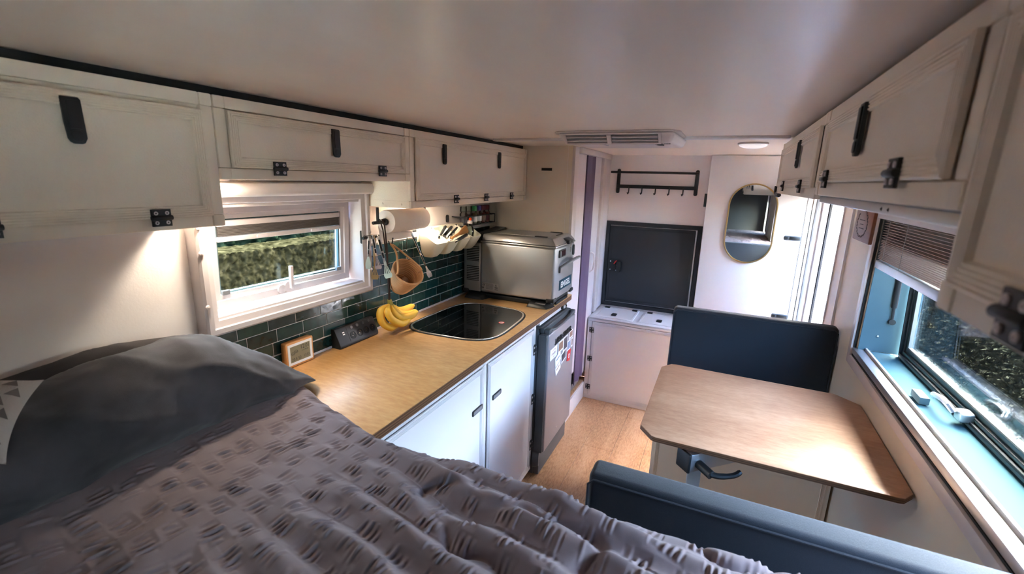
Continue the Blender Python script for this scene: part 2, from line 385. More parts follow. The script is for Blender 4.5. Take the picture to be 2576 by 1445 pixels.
wall_x('wall_right', W, 1.95, YR-.05, 3.1, 0, H, [WIN2, (-1.02,-.62,.935,1.42), (2.41,2.95,.32,1.53)], M['wallwarm'])  # high door sill and low head shaped to hold back outside light
obj('wall_rear', G().box(-.05,1.95,YR-.05,YR,0,H), M['darkwall'], kind='structure')
obj('wall_end', G().box(-.05,1.95,YB,3.1,0,H), M['wall'], kind='structure')
pt = obj('wall_partition', G().box(0,.515,2.173,2.2,0,H), M['wallwarm'], kind='structure')
obj('vent_slot', G().box(.335,.398,2.171,2.18,1.60,1.615), M['black'], pt)
obj('edge_strip', G().box(.488,.490,2.1715,2.18,.92,1.735), M['wall'], pt)
# dark seals above the cabinets, black also standing in for the gap's shadow
obj('trim_2', G().box(0,.215,-.15,2.172,1.705,H-.0005), M['rubber'], kind='structure')
obj('trim_3', G().box(1.520,W,-.35,1.86,1.705,H-.0005), M['rubber'], kind='structure')
# tiles on the left wall
gr = obj('grout_bed', G().box(0,.0065,.405,2.172,.90,1.092).box(0,.0065,1.078,2.172,1.092,1.272), M['grout'], wl_)
offs = [.031,.100,.012,.090,.101,.065,.02,.048]; PY, PZ = .1062, .0446
tile_src = None
for r in range(8):
    z0 = .910+r*PZ-(.002 if r==0 else 0); y = offs[r]+2*PY
    while y < 2.17:
        a, b = y+.0012, y+PY-.0012; lim = .408 if r < 4 else 1.082
        a2, b2 = max(a, lim), min(b, 2.171)
        if b2-a2 > .012:
            c = (.0045+random.uniform(0,.0008), (a2+b2)/2, z0+(PZ-.0026)/2)
            if b2-a2 > PY*.97 and tile_src: share('tile', tile_src, c, wl_)
            else:
                t = obj('tile', G().box(.001,.008,a2,b2,z0,z0+PZ-.0026), M['tile'], wl_, bevel=.0011, seg=1)
                if b2-a2 > PY*.97 and not tile_src: tile_src = t
        y += PY
obj('edge_strip', G().box(0,.009,.408,2.172,.9005,.9085), M['white_pl'], wl_)
obj('edge_strip', G().box(0,.012,1.082,2.172,1.2725,1.2765), M['white_pl'], wl_)

# ---------------------------------------------------------------- left window
w1 = thing('window_1', (0,.75,1.09), None, None, kind='structure')
FD = .048
obj('outer_frame', G().mitre(.408,1.078,1.090,1.50,[(0,0),(0,FD-.006),(.006,FD),(.020,FD),(.022,FD-.008),(.040,FD-.012),(.044,FD-.02),(.047,-.03),(.047,-.05)]).x(LX), M['white_pl'], w1)
obj('sill', G().box(-.048,.030,.452,1.036,1.125,1.1395), M['white_pl'], w1, bevel=.002)
obj('blind_housing', G().prism([(0,1.478),(.058,1.478),(.066,1.486),(.068,1.502),(.062,1.516),(.05,1.52),(0,1.52)],.43,1.088).x(lambda p:(p[0],p[2],p[1])), M['white_pl'], w1)
rl = obj('top_rail', G().box(-.02,.030,.456,1.034,1.448,1.477), M['white_pl'], w1, bevel=.002)
for a, b in ((.56,.65),(.80,.89)): obj('catch_plate', G().prism(rrect(a,b,1.459,1.474,.004),.030,.033).x(LX), M['white_pl'], rl)
for y in (.567,.644,.699,.71,.748,.758,.806,.883): obj('screw', G().prism(disc(y,1.4665,.0035,8),.030,.0345).x(LX), M['steel'], rl)
for z in (1.18,1.33,1.40): obj('screw_cap', G().lathe([(.007,0),(.006,.004),(.0,.006)],(FD,.415,z),(1,0,0),10), M['white_pl'], w1)
for z in (1.18,1.33): obj('screw_cap', G().lathe([(.006,0),(.005,.003),(.0,.005)],(FD,1.068,z),(1,0,0),10), M['white_pl'], w1)
# sash hinged at the top, its foot pushed outwards
ta = R(3.2)
SO = Vector((-.012,0,1.452)); SV = Vector((-math.sin(ta),0,-math.cos(ta))); SN = Vector((math.cos(ta),0,-math.sin(ta)))
TS = lambda p: SO + Vector((0,p[0],0)) + SV*p[1] + SN*p[2]        # u=y, v down the sash, n into the room
sash = obj('sash', G().mitre(.464,1.024,0,.308,[(0,-.03),(0,0),(.024,.002),(.026,-.003),(.040,-.004),(.042,-.014),(.044,-.028)]).x(TS), M['white_pl'], w1)
obj('gasket', G().mitre(.506,.982,.042,.266,[(0,-.012),(.0,-.0095),(.004,-.0095),(.004,-.02)]).x(TS), M['bluealu'], sash)
obj('pane', G().box(.506,.982,.042,.266,-.021,-.018).x(TS), M['glassL'], sash)
hd = obj('handle', G().prism(rrect(.735,.747,.212,.292,.003),.006,.018).x(TS), M['white_pl'], sash, bevel=.002)
obj('rosette', G().lathe([(.022,0),(.021,.006),(0,.008)],TS((.738,.286,.001)),SN,18).lathe([(.016,0),(.015,.006),(0,.008)],TS((.708,.289,.001)),SN,18), M['white_pl'], sash)
obj('corner_clip', G().box(.508,.53,.255,.268,-.008,.002).x(TS), M['grey_pl'], sash); obj('corner_clip', G().box(.958,.98,.255,.268,-.008,.002).x(TS), M['grey_pl'], sash)
obj('stay_arm', G().box(-.055,-.045,1.024,1.030,1.16,1.40), M['steel'], w1)
# pleated blind parked at the top of the pane
bl = thing('pleated_blind', TS((.744,.1,-.012)), 'folded grey pleated blind across top of the kitchen window', 'blind')
g = G()
for k in range(7): g.box(.510,.978,.0635+k*.0042,.0668+k*.0042,-.014,-.003)
obj('pleat_stack', g.x(TS), M['pleat'], bl)
obj('top_bar', G().box(.508,.980,.045,.0625,-.016,-.002).x(TS), M['white_pl'], bl, bevel=.0015)
bb = obj('bottom_bar', G().box(.508,.980,.0935,.108,-.016,-.002).x(TS), M['white_pl'], bl, bevel=.0015)
for u in (.65,.86): obj('finger_grip', G().prism(rrect(u-.018,u+.018,.096,.105,.004),-.002,.002).x(TS), M['lilac'], bb)

# ---------------------------------------------------------------- right window
w2 = thing('window_2', (W,1.0,.865), None, None, kind='structure')
TR = TXm(W)                                      # u=y v=z n = W-x
y0,y1,z0,z1 = .17,1.822,.866,1.482
obj('outer_frame', G().mitre(y0,y1,z0,z1,[(0,0),(0,.014),(.004,.017),(.036,.017),(.038,.012),(.038,.002)]).x(TR), M['white_pl'], w2)
obj('groove_seal', G().mitre(y0+.038,y1-.038,z0+.038,z1-.030,[(0,.004),(.0,.010),(.006,.010),(.007,.004)]).x(TR), M['rubber'], w2)
obj('sill_rail', G().box(W-.014,W+.018,.21,1.775,.916,.940), M['alu'], w2, bevel=.003)
obj('sill_rail', G().box(W+.022,W+.030,.21,1.775,.930,.948), M['white_pl'], w2, bevel=.002)
obj('liner', G().box(W,1.975,1.760,1.7645,.94,1.45).box(W,1.975,.22,.2245,.94,1.45).box(W,1.975,.22,1.765,1.4455,1.45), M['bluealu'], w2)
obj('sill', G().box(W+.03,1.975,.22,1.765,.930,.937), M['sill_teal'], w2)
ta2 = R(2.6); SO2 = Vector((1.953,0,1.44)); SV2 = Vector((math.sin(ta2),0,-math.cos(ta2))); SN2 = Vector((-math.cos(ta2),0,-math.sin(ta2)))
TS2 = lambda p: SO2+Vector((0,p[0],0))+SV2*p[1]+SN2*p[2]
s2 = obj('sash', G().mitre(.235,1.744,.0,.503,[(0,-.03),(0,.006),(.014,.008),(.016,.0),(.030,.0),(.032,-.006),(.048,-.006),(.050,-.02)]).x(TS2), M['bluealu'], w2)
obj('gasket', G().mitre(.248,1.731,.013,.490,[(0,.004),(.0,.0105),(.007,.0105),(.0075,.004)]).x(TS2), M['rubber'], s2)
obj('gasket', G().mitre(.265,1.714,.030,.473,[(0,-.002),(.0,.003),(.003,.003),(.0035,-.002)]).x(TS2), M['rubber'], s2)
obj('glazing_bead', G().mitre(.284,1.695,.049,.454,[(0,-.02),(.0,-.003),(.005,-.003),(.0055,-.014)]).x(TS2), M['bead'], s2)
obj('pane', G().box(.285,1.694,.050,.453,-.018,-.014).x(TS2), M['glassR'], s2)
lt = obj('latch', G().prism(rrect(1.165,1.205,.462,.490,.006),.0,.03).x(TS2), M['alu'], s2, bevel=.003)
obj('lever', G().tube([TS2(p) for p in ((1.19,.472,.035),(1.20,.458,.045),(1.235,.455,.047),(1.30,.468,.045),(1.305,.480,.04))],[.008,.008,.008,.007,.005],8), M['alu'], lt)
obj('catch', G().box(W+.045,W+.07,1.275,1.345,.940,.962), M['bluealu'], w2, bevel=.003)
st = obj('gas_strut', G().tube([(1.925,1.752,1.26),(1.928,1.752,1.12)],.009,10).tube([(1.928,1.752,1.12),(1.930,1.752,1.07)],.005,8), M['rubber'], w2)
obj('strut_socket', G().lathe([(.011,-.006),(.011,.006)],(1.931,1.752,1.065),(0,1,0),10), M['blackm'], st)
obj('screw', G().lathe([(.005,0),(.004,.003),(0,.004)],(1.90,1.760,1.00),(0,-1,0),8), M['steel'], w2)
# slatted blind
vb = thing('slat_blind', (W+.015,1.0,1.27), 'half lowered taupe slatted blind in the dinette window', 'blind')
n = 21; zz = 1.4485
for k in range(n):
    p_ = .0088 if k < 9 else .0056
    zz -= p_
    g = G().hexa([(W-.004,.235,zz-.0016),(W+.020,.235,zz+.0008),(W+.020,1.742,zz+.0008),(W-.004,1.742,zz-.0016),(W-.004,.235,zz-.0002),(W+.020,.235,zz+.0020),(W+.020,1.742,zz+.0020),(W-.004,1.742,zz-.0002)])
    obj('slat', g, M['slat'], vb)
obj('bottom_rail', G().box(W-.008,W+.022,.235,1.745,1.266,zz-.007), M['alu'], vb, bevel=.004)
for y in (.5,1.0,1.5,1.68): obj('ladder_cord', G().box(W-.0055,W-.0045,y,y+.0015,zz-.006,1.445), M['cushion_w'], vb)
obj('side_track', G().box(W-.004,W+.024,1.743,1.758,1.268,1.447), M['rubber'], vb)

# bed side window added behind the viewpoint to light the bed
w3 = thing('fill_window', (W,-.5,.90), None, None, kind='structure')
obj('outer_frame', G().mitre(-1.055,-.585,.90,1.455,[(0,0),(0,.014),(.004,.017),(.033,.017),(.035,.004),(.035,-.10)]).x(TR), M['white_pl'], w3)
obj('sash', G().mitre(-1.02,-.62,.935,1.42,[(0,-.10),(0,-.07),(.045,-.07),(.047,-.10)]).x(TR), M['bluealu'], w3)
obj('pane', G().box(-.975,-.665,.98,1.375,-.090,-.086).x(TR), M['glassL'], w3)
# ---------------------------------------------------------------- entry door opening (right wall)
d1 = thing('door_1', (1.95,2.93,0), None, None, kind='structure')
obj('jamb', G().box(W-.058,W+.03,2.944,2.952,0,1.53), M['white'], d1, bevel=.002)
obj('brush_seal', G().tube([(W-.035,2.940,.02),(W-.035,2.940,1.52)],.009,8), M['grey_pl'], d1)
obj('jamb', G().box(W-.01,W+.02,2.915,2.944,0,1.53), M['white_pl'], d1, bevel=.004)
obj('door_seal', G().box(W+.024,W+.034,2.91,2.944,0,1.53), M['rubber'], d1)
obj('jamb', G().box(W+.036,W+.102,2.93,2.95,0,1.53), M['white_pl'], d1, bevel=.003)
leaf = obj('door_leaf', G().box(W+.104,W+.146,2.936,3.56,0,1.53), M['white_pl'], d1, bevel=.004)
obj('door_seal', G().box(W+.106,W+.128,2.925,2.936,.10,1.34), M['rubber'], leaf)
for z in (.70,.78,1.36,1.44):
    hg = obj('hinge_leaf', G().box(W+.062,W+.104,2.922,2.931,z,z+.062), M['alu'], d1, bevel=.002) if z in (.70,1.36) else obj('hinge_leaf', G().box(W+.100,W+.14,2.922,2.931,z,z+.062), M['alu'], d1, bevel=.002)
    xx = W+.082 if z in (.70,1.36) else W+.122
    for q in (.015,.047): obj('screw', G().lathe([(.005,0),(.004,.002),(0,.003)],(xx,2.922,z+q),(0,-1,0),8), M['grey_pl'], hg)
obj('hinge_pin', G().tube([(W+.102,2.922,.70),(W+.102,2.922,.845)],.007,10).tube([(W+.102,2.922,1.36),(W+.102,2.922,1.505)],.007,10), M['alu'], d1)
obj('trim_4', G().box(W-.010,W,2.205,2.212,0,1.52), M['white'], kind='structure')
obj('trim_5', G().box(W-.006,1.955,2.398,2.41,0,1.53), M['white_pl'], bevel=.002, kind='structure')

# ---------------------------------------------------------------- folding door to the wet room
fd = thing('folding_door', (.53,2.6,.13), 'tall lilac and purple folding door beside the grey fridge', 'door')
zt, zb = 1.70, .20
def pleat(name, pts, m, z0=zb, z1=zt):
    g = G()
    a = [(x,y) for x,y in pts]; b = [(x-.006,y) for x,y in pts]
    poly = a+b[::-1]; g.prism(poly, z0, z1); return obj(name, g, m, fd, angle=60)
pleat('pleat', [(.520,2.245),(.520,2.44)], M['lilac'], .30)
pleat('pleat', [(.529,2.442),(.516,2.475),(.516,2.50),(.529,2.535),(.516,2.57),(.516,2.595),(.529,2.622)], M['purple'])
pl = pleat('pleat', [(.529,2.624),(.520,2.66),(.520,2.72),(.529,2.76),(.518,2.79),(.518,2.822)], M['lilac'])
obj('handle', G().tube([(.520,2.675,.94),(.540,2.69,.96),(.544,2.70,1.02),(.538,2.69,1.07),(.520,2.675,1.085)],.006,8), M['white_pl'], pl)
ff = thing('door_frame', (.53,2.6,0), 'white frame profile around the purple folding door', 'door frame')
obj('post', G().box(.515,.533,2.168,2.243,.0,1.734), M['white_pl'], ff, bevel=.004)
obj('head_rail', G().box(.50,.548,2.243,2.99,1.70,1.734), M['white_pl'], ff, bevel=.004)
obj('post', G().box(.50,.535,2.825,2.90,.62,1.70), M['white_pl'], ff, bevel=.003)
obj('post', G().box(.50,.530,2.905,3.053,.62,1.70), M['lilac'], ff, bevel=.006)
sp = thing('threshold_step', (.5,2.5,0), 'low white step riser at foot of the folding door', 'step')
obj('riser', G().box(.505,.53,2.243,2.699,0,.125), M['white'], sp, bevel=.003)
obj('tread', G().box(.02,.52,2.243,2.699,.126,.134), M['floor'], sp)
obj('drip_tray', G().hexa([(.37,2.30,.135),(.50,2.42,.135),(.50,2.66,.135),(.37,2.66,.135),(.42,2.36,.19),(.512,2.45,.20),(.512,2.64,.20),(.42,2.64,.19)]), M['grey_pl'], sp, bevel=.004)
obj('wall_wetroom', G().box(.30,.31,2.2,3.05,.134,1.735), M['lilac'], kind='structure')

# ================================================================== CABINETS
def ribs(w_=.025, n_=4, h=.0085):
    p = [(0,0),(0,h-.002),(.002,h)]
    d = .004; st_ = (w_-.006)/n_
    for i in range(n_):
        p += [(d+st_*i,h),(d+st_*i+.0006,h-.002),(d+st_*i+.0018,h-.002),(d+st_*i+.0024,h)]
    p += [(w_-.002,h),(w_,.002)]
    return p
def latch(T, u, v, parent, w_=.029, h=.079, flip=False):
    """tall black flush latch, its push button at the foot"""
    hw = w_/2; hh = h/2
    poly = [(u-hw,v+hh),(u+hw-.004,v+hh),(u+hw-.001,v+hh-.004),(u+hw,v-hh+.010),(u+hw-.004,v-hh+.002),(u+hw-.008,v-hh),(u-hw+.010,v-hh),(u-hw+.005,v-hh+.003),(u-hw+.002,v-hh+.009),(u-hw,v)]
    b = obj('latch', G().prism(poly,.0,.0065).x(T), M['black'], parent, bevel=.0012)
    obj('lever', G().prism(rrect(u-hw*.62,u+hw*.62,v-hh*.35,v+hh*.86,.0015),.0065,.0088).x(T), M['blackm'], b, bevel=.0008)
    obj('push_button', G().prism(rrect(u-hw*.55,u+hw*.60,v-hh*.88,v-hh*.42,.006),.0065,.0085).x(T), M['blackm'], b, bevel=.0008)
    return b
def hinge(T, u, v, parent, w_=.037, h=.035, vertical=False):
    """black leaf hinge with four bright screws; knuckle along u, or along v when vertical"""
    hw, hh = w_/2, h/2; P_ = (lambda a,b: (u+b, v+a)) if vertical else (lambda a,b: (u+a, v+b))
    def rect(a0,a1,b0,b1):
        q = [P_(a0,b0),P_(a1,b0),P_(a1,b1),P_(a0,b1)]; return q if not vertical else q[::-1]
    g = G().prism(rect(-hw,hw,-hh,-.003),0,.0045).prism(rect(-hw,hw,.003,hh),0,.0045)
    a = P_(-hw*1.05,0); b_ = P_(hw*1.08,0)
    g.tube([(a[0],a[1],.0045),(b_[0],b_[1],.0045)],.0052,8)
    hg = obj('hinge', g.x(T), M['black'], parent, bevel=.0006, seg=1)
    for sa in (-.58,.55):
        for sb in (-.56,.56):
            c = P_(sa*hw,sb*hh)
            obj('screw', G().ringprism(disc(c[0],c[1],w_*.105,10),disc(c[0],c[1],w_*.05,10),.004,.0062).x(T), M['white_pl'], hg)
    return hg
def front(T, parent, u0, u1, v0, v1, m='panel', mf='panel_frame', fw=.025, name='door', h=.0085, pn=.003):
    d = obj(name, G().mitre(u0,u1,v0,v1,ribs(fw,4,h)).x(T), M[mf], parent, angle=20)
    obj('door_panel', G().box(u0+fw-.001,u1-fw+.001,v0+fw-.001,v1-fw+.001,.0,pn).x(T), M[m], d)
    return d
def corner_caps(T, parent, u0, u1, v0, v1, s=.027, m='panel_frame', which=(1,1,1,1)):
    for k, (a, b) in enumerate(((u0,v0),(u1-s,v0),(u1-s,v1-s),(u0,v1-s))):
        if which[k]: obj('corner_cap', G().box(a+.0004,a+s-.0004,b+.0004,b+s-.0004,-.02,.0018).x(T), M[m], parent, bevel=.0025)
def rails(T, parent, u0, u1, v0, v1, s=.027, m='panel_frame'):
    g = [('rail',u0+s,u1-s,v1-s,v1),('rail',u0+s,u1-s,v0,v0+s),('stile',u0,u0+s,v0+s,v1-s),('stile',u1-s,u1,v0+s,v1-s)]
    for nm, a, b, c, d in g: obj(nm, G().box(a,b,c,d,-.012,0).x(T), M[m], parent, bevel=.003)
def upper(name, label, T, depth, u0, u1, v0, v1, door, latches, hinges, lw=.029, group=None):
    x0 = T(((u0+u1)/2, v0, -depth/2))
    c = thing(name, x0, label, 'cabinet', group)
    obj('body', G().box(u0+.001,u1-.001,v0+.001,v1-.001,-depth,-.010).x(T), M['panel'], c)
    rails(T, c, u0, u1, v0, v1); corner_caps(T, c, u0, u1, v0, v1)
    d = front(T, c, *door)
    for u, v in latches: latch(T2(T,.0065), u, v, d, lw)
    for u, v in hinges: hinge(T2(T,.008), u, v, c)
    return c
def T2(T, dn): return lambda p: T((p[0],p[1],p[2]+dn))
TL = TX(.242)
upper('overhead_cabinet', 'large cream overhead cabinet above the pillows, tall black latch', TL, .238, -.15,.364,1.423,1.715, (-.12,.336,1.449,1.678), [(.108,1.628)], [(.224,1.4505),(-.03,1.4505)])
upper('overhead_cabinet', 'long shallow cream overhead cabinet above the kitchen window', TL, .238, .3665,1.0755,1.529,1.715, (.395,1.046,1.557,1.684), [(.716,1.636)], [(.5185,1.558),(.915,1.563)])
c3 = upper('overhead_cabinet', 'cream overhead cabinet with two latches above the paper towel roll', TL, .238, 1.078,2.171,1.430,1.715, (1.108,2.148,1.459,1.688), [(1.296,1.638),(1.799,1.638)], [(1.386,1.458),(1.662,1.459),(1.954,1.46)], .027)
obj('side_trim', G().box(.005,.236,1.0765,1.079,1.430,1.456), M['panel_frame'], c3)
for xx in (.03,.11,.20): obj('screw', G().lathe([(.004,0),(.003,.002),(0,.003)],(xx,1.0765,1.443),(0,-1,0),8), M['panel_frame'], c3)
TRc = TXm(1.496)
upper('overhead_cabinet', 'short cream overhead cabinet on window side, farthest from the bed', TRc, .35, .936,1.852,1.522,1.715, (.975,1.82,1.548,1.69), [(1.275,1.642)], [(1.56,1.551),(1.14,1.551)], .027)
c5 = upper('overhead_cabinet', 'cream overhead cabinet directly above the slatted window blind', TRc, .35, .1925,.934,1.532,1.715, (.225,.878,1.560,1.688), [(.565,1.638)], [(.785,1.566),(.357,1.568)])
upper('overhead_cabinet', 'nearest deep cream overhead cabinet over the window, seen edge on', TRc, .35, -.35,.190,1.446,1.715, (-.32,.163,1.471,1.684), [(-.1,1.63)], [(.047,1.472),(-.25,1.472)])
lr = thing('light_rail', (1.53,.55,1.51), 'slim bright aluminium rail under the window side cabinet', 'rail')
obj('profile', G().box(1.505,1.545,.193,.93,1.516,1.531), M['alu'], lr, bevel=.003)
for y in (.42,.45): obj('screw', G().lathe([(.003,0),(0,.002)],(1.505,y,1.523),(-1,0,0),8), M['rubber'], lr)
ck = thing('coat_hook', (1.52,1.86,1.52), 'small black corner hook on end of the far overhead cabinet', 'hook')
obj('hook_bracket', G().tube([(1.50,1.80,1.515),(1.50,1.87,1.514),(1.497,1.895,1.522),(1.495,1.90,1.55)],[.008,.009,.009,.007],8), M['black'], ck)

# ---------------------------------------------------------------- kitchen base units
TB = TX(.535)
def base(name, label, u0, u1, door, lpos, hz):
    c = thing(name, (.27,(u0+u1)/2,0), label, 'cabinet')
    obj('body', G().box(.02,.523,u0,u1,.05,.866), M['white'], c)
    obj('toe_kick', G().box(.05,.505,u0,u1,0,.05), M['rubber'], c)
    s = .022
    for nm,a,b,z0_,z1_ in (('rail',u0,u1,.838,.867),('rail',u0,u1,.045,.075),('stile',u0,u0+s,.075,.838),('stile',u1-s,u1,.075,.838)):
        obj(nm, G().box(a,b,z0_,z1_,-.012,0).x(TB), M['white'], c, bevel=.002)
    d = front(TB, c, *door, m='white', mf='white', fw=.020, h=.007, pn=.0045)
    u, v = lpos
    l = obj('latch', G().prism(rrect(u-.04,u+.04,v-.011,v+.012,.006),.0045,.0085).x(TB), M['black'], d, bevel=.001)
    obj('push_plate', G().prism(rrect(u-.034,u+.030,v-.007,v+.008,.004),.0085,.0098).x(TB), M['grey_pl'], l, bevel=.0005)
    for z in hz: hinge(T2(TB,.0045), u1-.028, z, c, .05, .032, vertical=True)
    return c
base('base_cabinet', 'white kitchen base cabinet nearest the bed with black flush latch', .50,1.126,(.515,1.108,.078,.836),(1.066,.680),[])
b2 = base('base_cabinet', 'white kitchen base cabinet between bed-end unit and the fridge', 1.128,1.672,(1.155,1.628,.078,.836),(1.232,.673),[.73,.465,.205])
obj('key_hole', G().lathe([(.005,0),(.004,.002),(0,.001)],(.535,1.658,.47),(1,0,0),10), M['black'], b2)
fs = thing('fridge_surround', (.3,1.92,.83), 'white rail above the silver fridge with a small rocker switch', 'panel')
obj('rail', G().box(.50,.536,1.72,2.166,.832,.867), M['white'], fs, bevel=.002)
obj('rail', G().box(.50,.536,1.674,1.72,.845,.867), M['white'], fs, bevel=.002)
sw = obj('switch', G().prism(rrect(2.045,2.115,.836,.862,.005),.0,.012).x(TB), M['black'], fs, bevel=.002)
obj('rocker', G().prism(rrect(2.055,2.082,.841,.857,.002),.012,.016).x(TB), M['white_pl'], sw); obj('indicator', G().prism(disc(2.098,.849,.006,10),.012,.018).x(TB), M['blackm'], sw)
ht = thing('air_outlet', (.55,1.715,.10), 'round dark grey hot air outlet at foot of the cabinet', 'vent')
obj('housing', G().lathe([(.055,0),(.053,.02),(.047,.034),(.040,.036),(.038,.026),(.038,.012)],(.536,1.70,.105),(1,.25,0),22), M['fridge_dark'], ht)
g = G()
for k in range(5): g.box(.555,.563,1.665,1.74,.078+k*.0135,.0815+k*.0135)
obj('grille', g, M['blackm'], ht)
# worktop
ct = thing('worktop', (.28,1.3,.868), 'birch plywood kitchen worktop running along the tiled wall', 'worktop')
obj('top_veneer', G().box(.009,.558,.47,2.172,.897,.900), M['counter'], ct, bevel=.0015)
g = G()
obj('plywood_core', G().box(.009,.556,.47,2.172,.8685,.897), M['plyedge'], ct)
for z in (.873,.881,.889): obj('ply_layer', G().box(.30,.5568,.47,2.172,z,z+.0035), M['plyedge2'], ct)
# sink with dark glass lid
sk = thing('sink', (.30,1.45,.90), 'sink with dark reflective glass lid set into the worktop', 'sink')
def blob(k, cx=.300, cy=1.452, hx=.212, hy=.264, n_=3.9):
    o = []
    for i in range(64):
        a = 2*math.pi*i/64; c, s = math.cos(a), math.sin(a)
        x = (abs(c)**(2/n_))*math.copysign(1,c); y = (abs(s)**(2/n_))*math.copysign(1,s)
        o.append((cx+(hx-k)*x + .012*x*-y, cy+(hy-k)*y - .016*x*y*.8))
    return o
obj('seal', G().ringprism(blob(-.004),blob(.006),.8995,.9025), M['rubber'], sk)
obj('steel_rim', G().ringprism(blob(0.002),blob(.010),.900,.9055), M['chrome'], sk, bevel=.001)
obj('glass_lid', G().prism(blob(.011),.8965,.9040), M['sink'], sk)
TZs = FR((.441,1.470,.9040),(.80,.60,0),(-.60,.80,0),(0,0,1))
sd = obj('warning_sticker', G().prism(disc(0,0,.013,20),0,.0005).x(TZs), M['whiteink'], sk)
obj('warning_ring', G().ringprism(disc(0,0,.0135,20),disc(0,0,.0105,20),.0003,.0009).box(-.011,.011,-.0012,.0012,.0004,.0009).x(TZs), M['red'], sd)
obj('pictogram', G().box(-.006,.006,.002,.0065,.0003,.0007).x(TZs), M['blackink'], sd)

# ---------------------------------------------------------------- under-counter fridge
fr = thing('fridge', (.32,1.90,.01), 'silver grey under-counter fridge covered in magnets', 'fridge')
obj('body', G().box(.06,.545,1.678,2.150,.012,.826), M['fridge_dark'], fr, bevel=.006)
dr = obj('door', G().box(.549,.600,1.684,2.130,.150,.802), M['fridge'], fr, bevel=.009, seg=3)
obj('side_frame', G().box(.546,.592,1.674,1.690,.15,.80), M['fridge_dark'], fr, bevel=.004)
cap = obj('top_cap', G().box(.548,.572,1.690,2.124,.803,.832).box(.572,.600,1.690,1.735,.803,.828).box(.572,.600,2.085,2.124,.803,.828), M['fridge_dark'], fr, bevel=.005)
obj('handle', G().tube([(.592,1.735,.815),(.594,1.79,.806),(.595,1.90,.804),(.594,2.03,.809),(.592,2.085,.822)],[.008,.007,.006,.008,.009],8), M['fridge_dark'], cap)
obj('kick_plate', G().box(.50,.575,1.684,2.130,.012,.146), M['fridge_dark'], fr, bevel=.004)
obj('lock', G().lathe([(.006,0),(.005,.002),(0,.003)],(.600,1.875,.205),(1,0,0),12), M['steel'], dr)
# magnets
def magnet(y0_,y1_,z0_,z1_,label,inner,tilt=0,border=.006,base_='card'):
    t = thing('fridge_magnet', (.602,(y0_+y1_)/2,z0_), label, 'magnet', 'magnets on the fridge door')
    cy, cz = (y0_+y1_)/2, (z0_+z1_)/2; a = R(tilt)
    T = lambda p: Vector((.6004+p[2], cy+p[0]*math.cos(a)-p[1]*math.sin(a), cz+p[0]*math.sin(a)+p[1]*math.cos(a)))
    hw, hh = (y1_-y0_)/2, (z1_-z0_)/2
    obj('card', G().box(-hw,hw,-hh,hh,0,.0022).x(T), M[base_], t)
    if inner: obj('print', G().box(-hw+border,hw-border,-hh+border*1.6,hh-border,.0021,.0027).x(T), M[inner], t)
    return t, T
t, T = magnet(1.708,1.815,.655,.715,'white card magnet with pink lettering on fridge door',None)
for k, (s_, z_) in enumerate((('LOVE THIS',.014),('AMAZING',-.006),('LIFE',-.022))): obj('lettering', text_geo(s_,.016 if k==1 else .011,.0002,0,'CENTER').x(lambda p,z_=z_: T((p[0],p[1]+z_,.0026))), M['redink'], t)
magnet(1.835,1.915,.655,.715,'square photo magnet with a brown picture, below the letter sign','photo_a')
magnet(1.918,1.990,.635,.716,'tall photo magnet of a standing figure, below the letter sign','photo_c')
magnet(1.988,2.048,.612,.672,'photo magnet with a blue sky picture above the red tag','photo_b')
magnet(2.020,2.084,.676,.722,'small photo magnet at upper corner of the fridge door','photo_a')
magnet(1.795,1.880,.597,.652,'tilted white card magnet with a small blue sketch','photo_b',14,.018)
magnet(1.893,1.972,.578,.636,'photo magnet with a dark interior picture, left of red tag','photo_c',10)
magnet(1.805,1.884,.545,.592,'lowest pale postcard magnet on the fridge door','photo_a',18,.016)
t, T = magnet(2.005,2.062,.545,.612,'red tag magnet with a white ring emblem',None,-12,.006,'red')
obj('emblem', G().ringprism(disc(0,-.004,.014,16),disc(0,-.004,.008,16),.0021,.0028).x(T), M['whiteink'], t)
magnet(2.066,2.092,.615,.668,'narrow photo magnet along the fridge door edge','photo_a')
sg = obj('letter_sign', text_geo('LAND CRUISER', .036, .0018, .0004).x(lambda p: Vector((.6028+p[2]*.9, 1.782+p[0]*1.08, .7285+p[1]))), M['blackink'], label='black letter sign magnet across the fridge door', cat='magnet')
obj('underline', G().box(.6005,.604,1.776,2.06,.7225,.7265), M['blackink'], sg)

# ================================================================== WORKTOP THINGS
# compressor cool box
eg = thing('cool_box', (.30,2.0,.90), 'large silver compressor cool box standing on the worktop', 'cool box')
EY = 1.83; TE = TY(EY); TEx = TX(.560)
obj('body', G().box(.1335,.560,EY,2.162,.934,1.214), M['engel'], eg, bevel=.012, seg=3)
cp = obj('compressor_housing', G().box(.026,.132,EY+.001,2.162,.934,1.206), M['engel'], eg, bevel=.006)
obj('seam_band', G().box(.131,.563,EY-.0025,2.165,1.212,1.221), M['engel_lid'], eg, bevel=.003)
ld = obj('lid', G().hexa([(.137,EY,1.2225),(.563,EY,1.2225),(.563,2.164,1.2225),(.137,2.164,1.2225),(.142,EY+.008,1.256),(.535,EY+.022,1.259),(.535,2.140,1.259),(.142,2.154,1.256)]), M['engel_lid'], eg, bevel=.006, seg=3)
obj('lid_recess', G().prism(rrect(.20,.50,EY+.06,2.10,.01),1.2585,1.2605), M['engel'], ld, bevel=.001)
obj('hinge_cover', G().hexa([(.024,EY-.001,1.206),(.134,EY-.001,1.206),(.134,2.164,1.206),(.024,2.164,1.206),(.045,EY+.02,1.238),(.134,EY+.004,1.252),(.134,2.15,1.268),(.06,2.15,1.268)]), M['black'], eg, bevel=.006, seg=3)
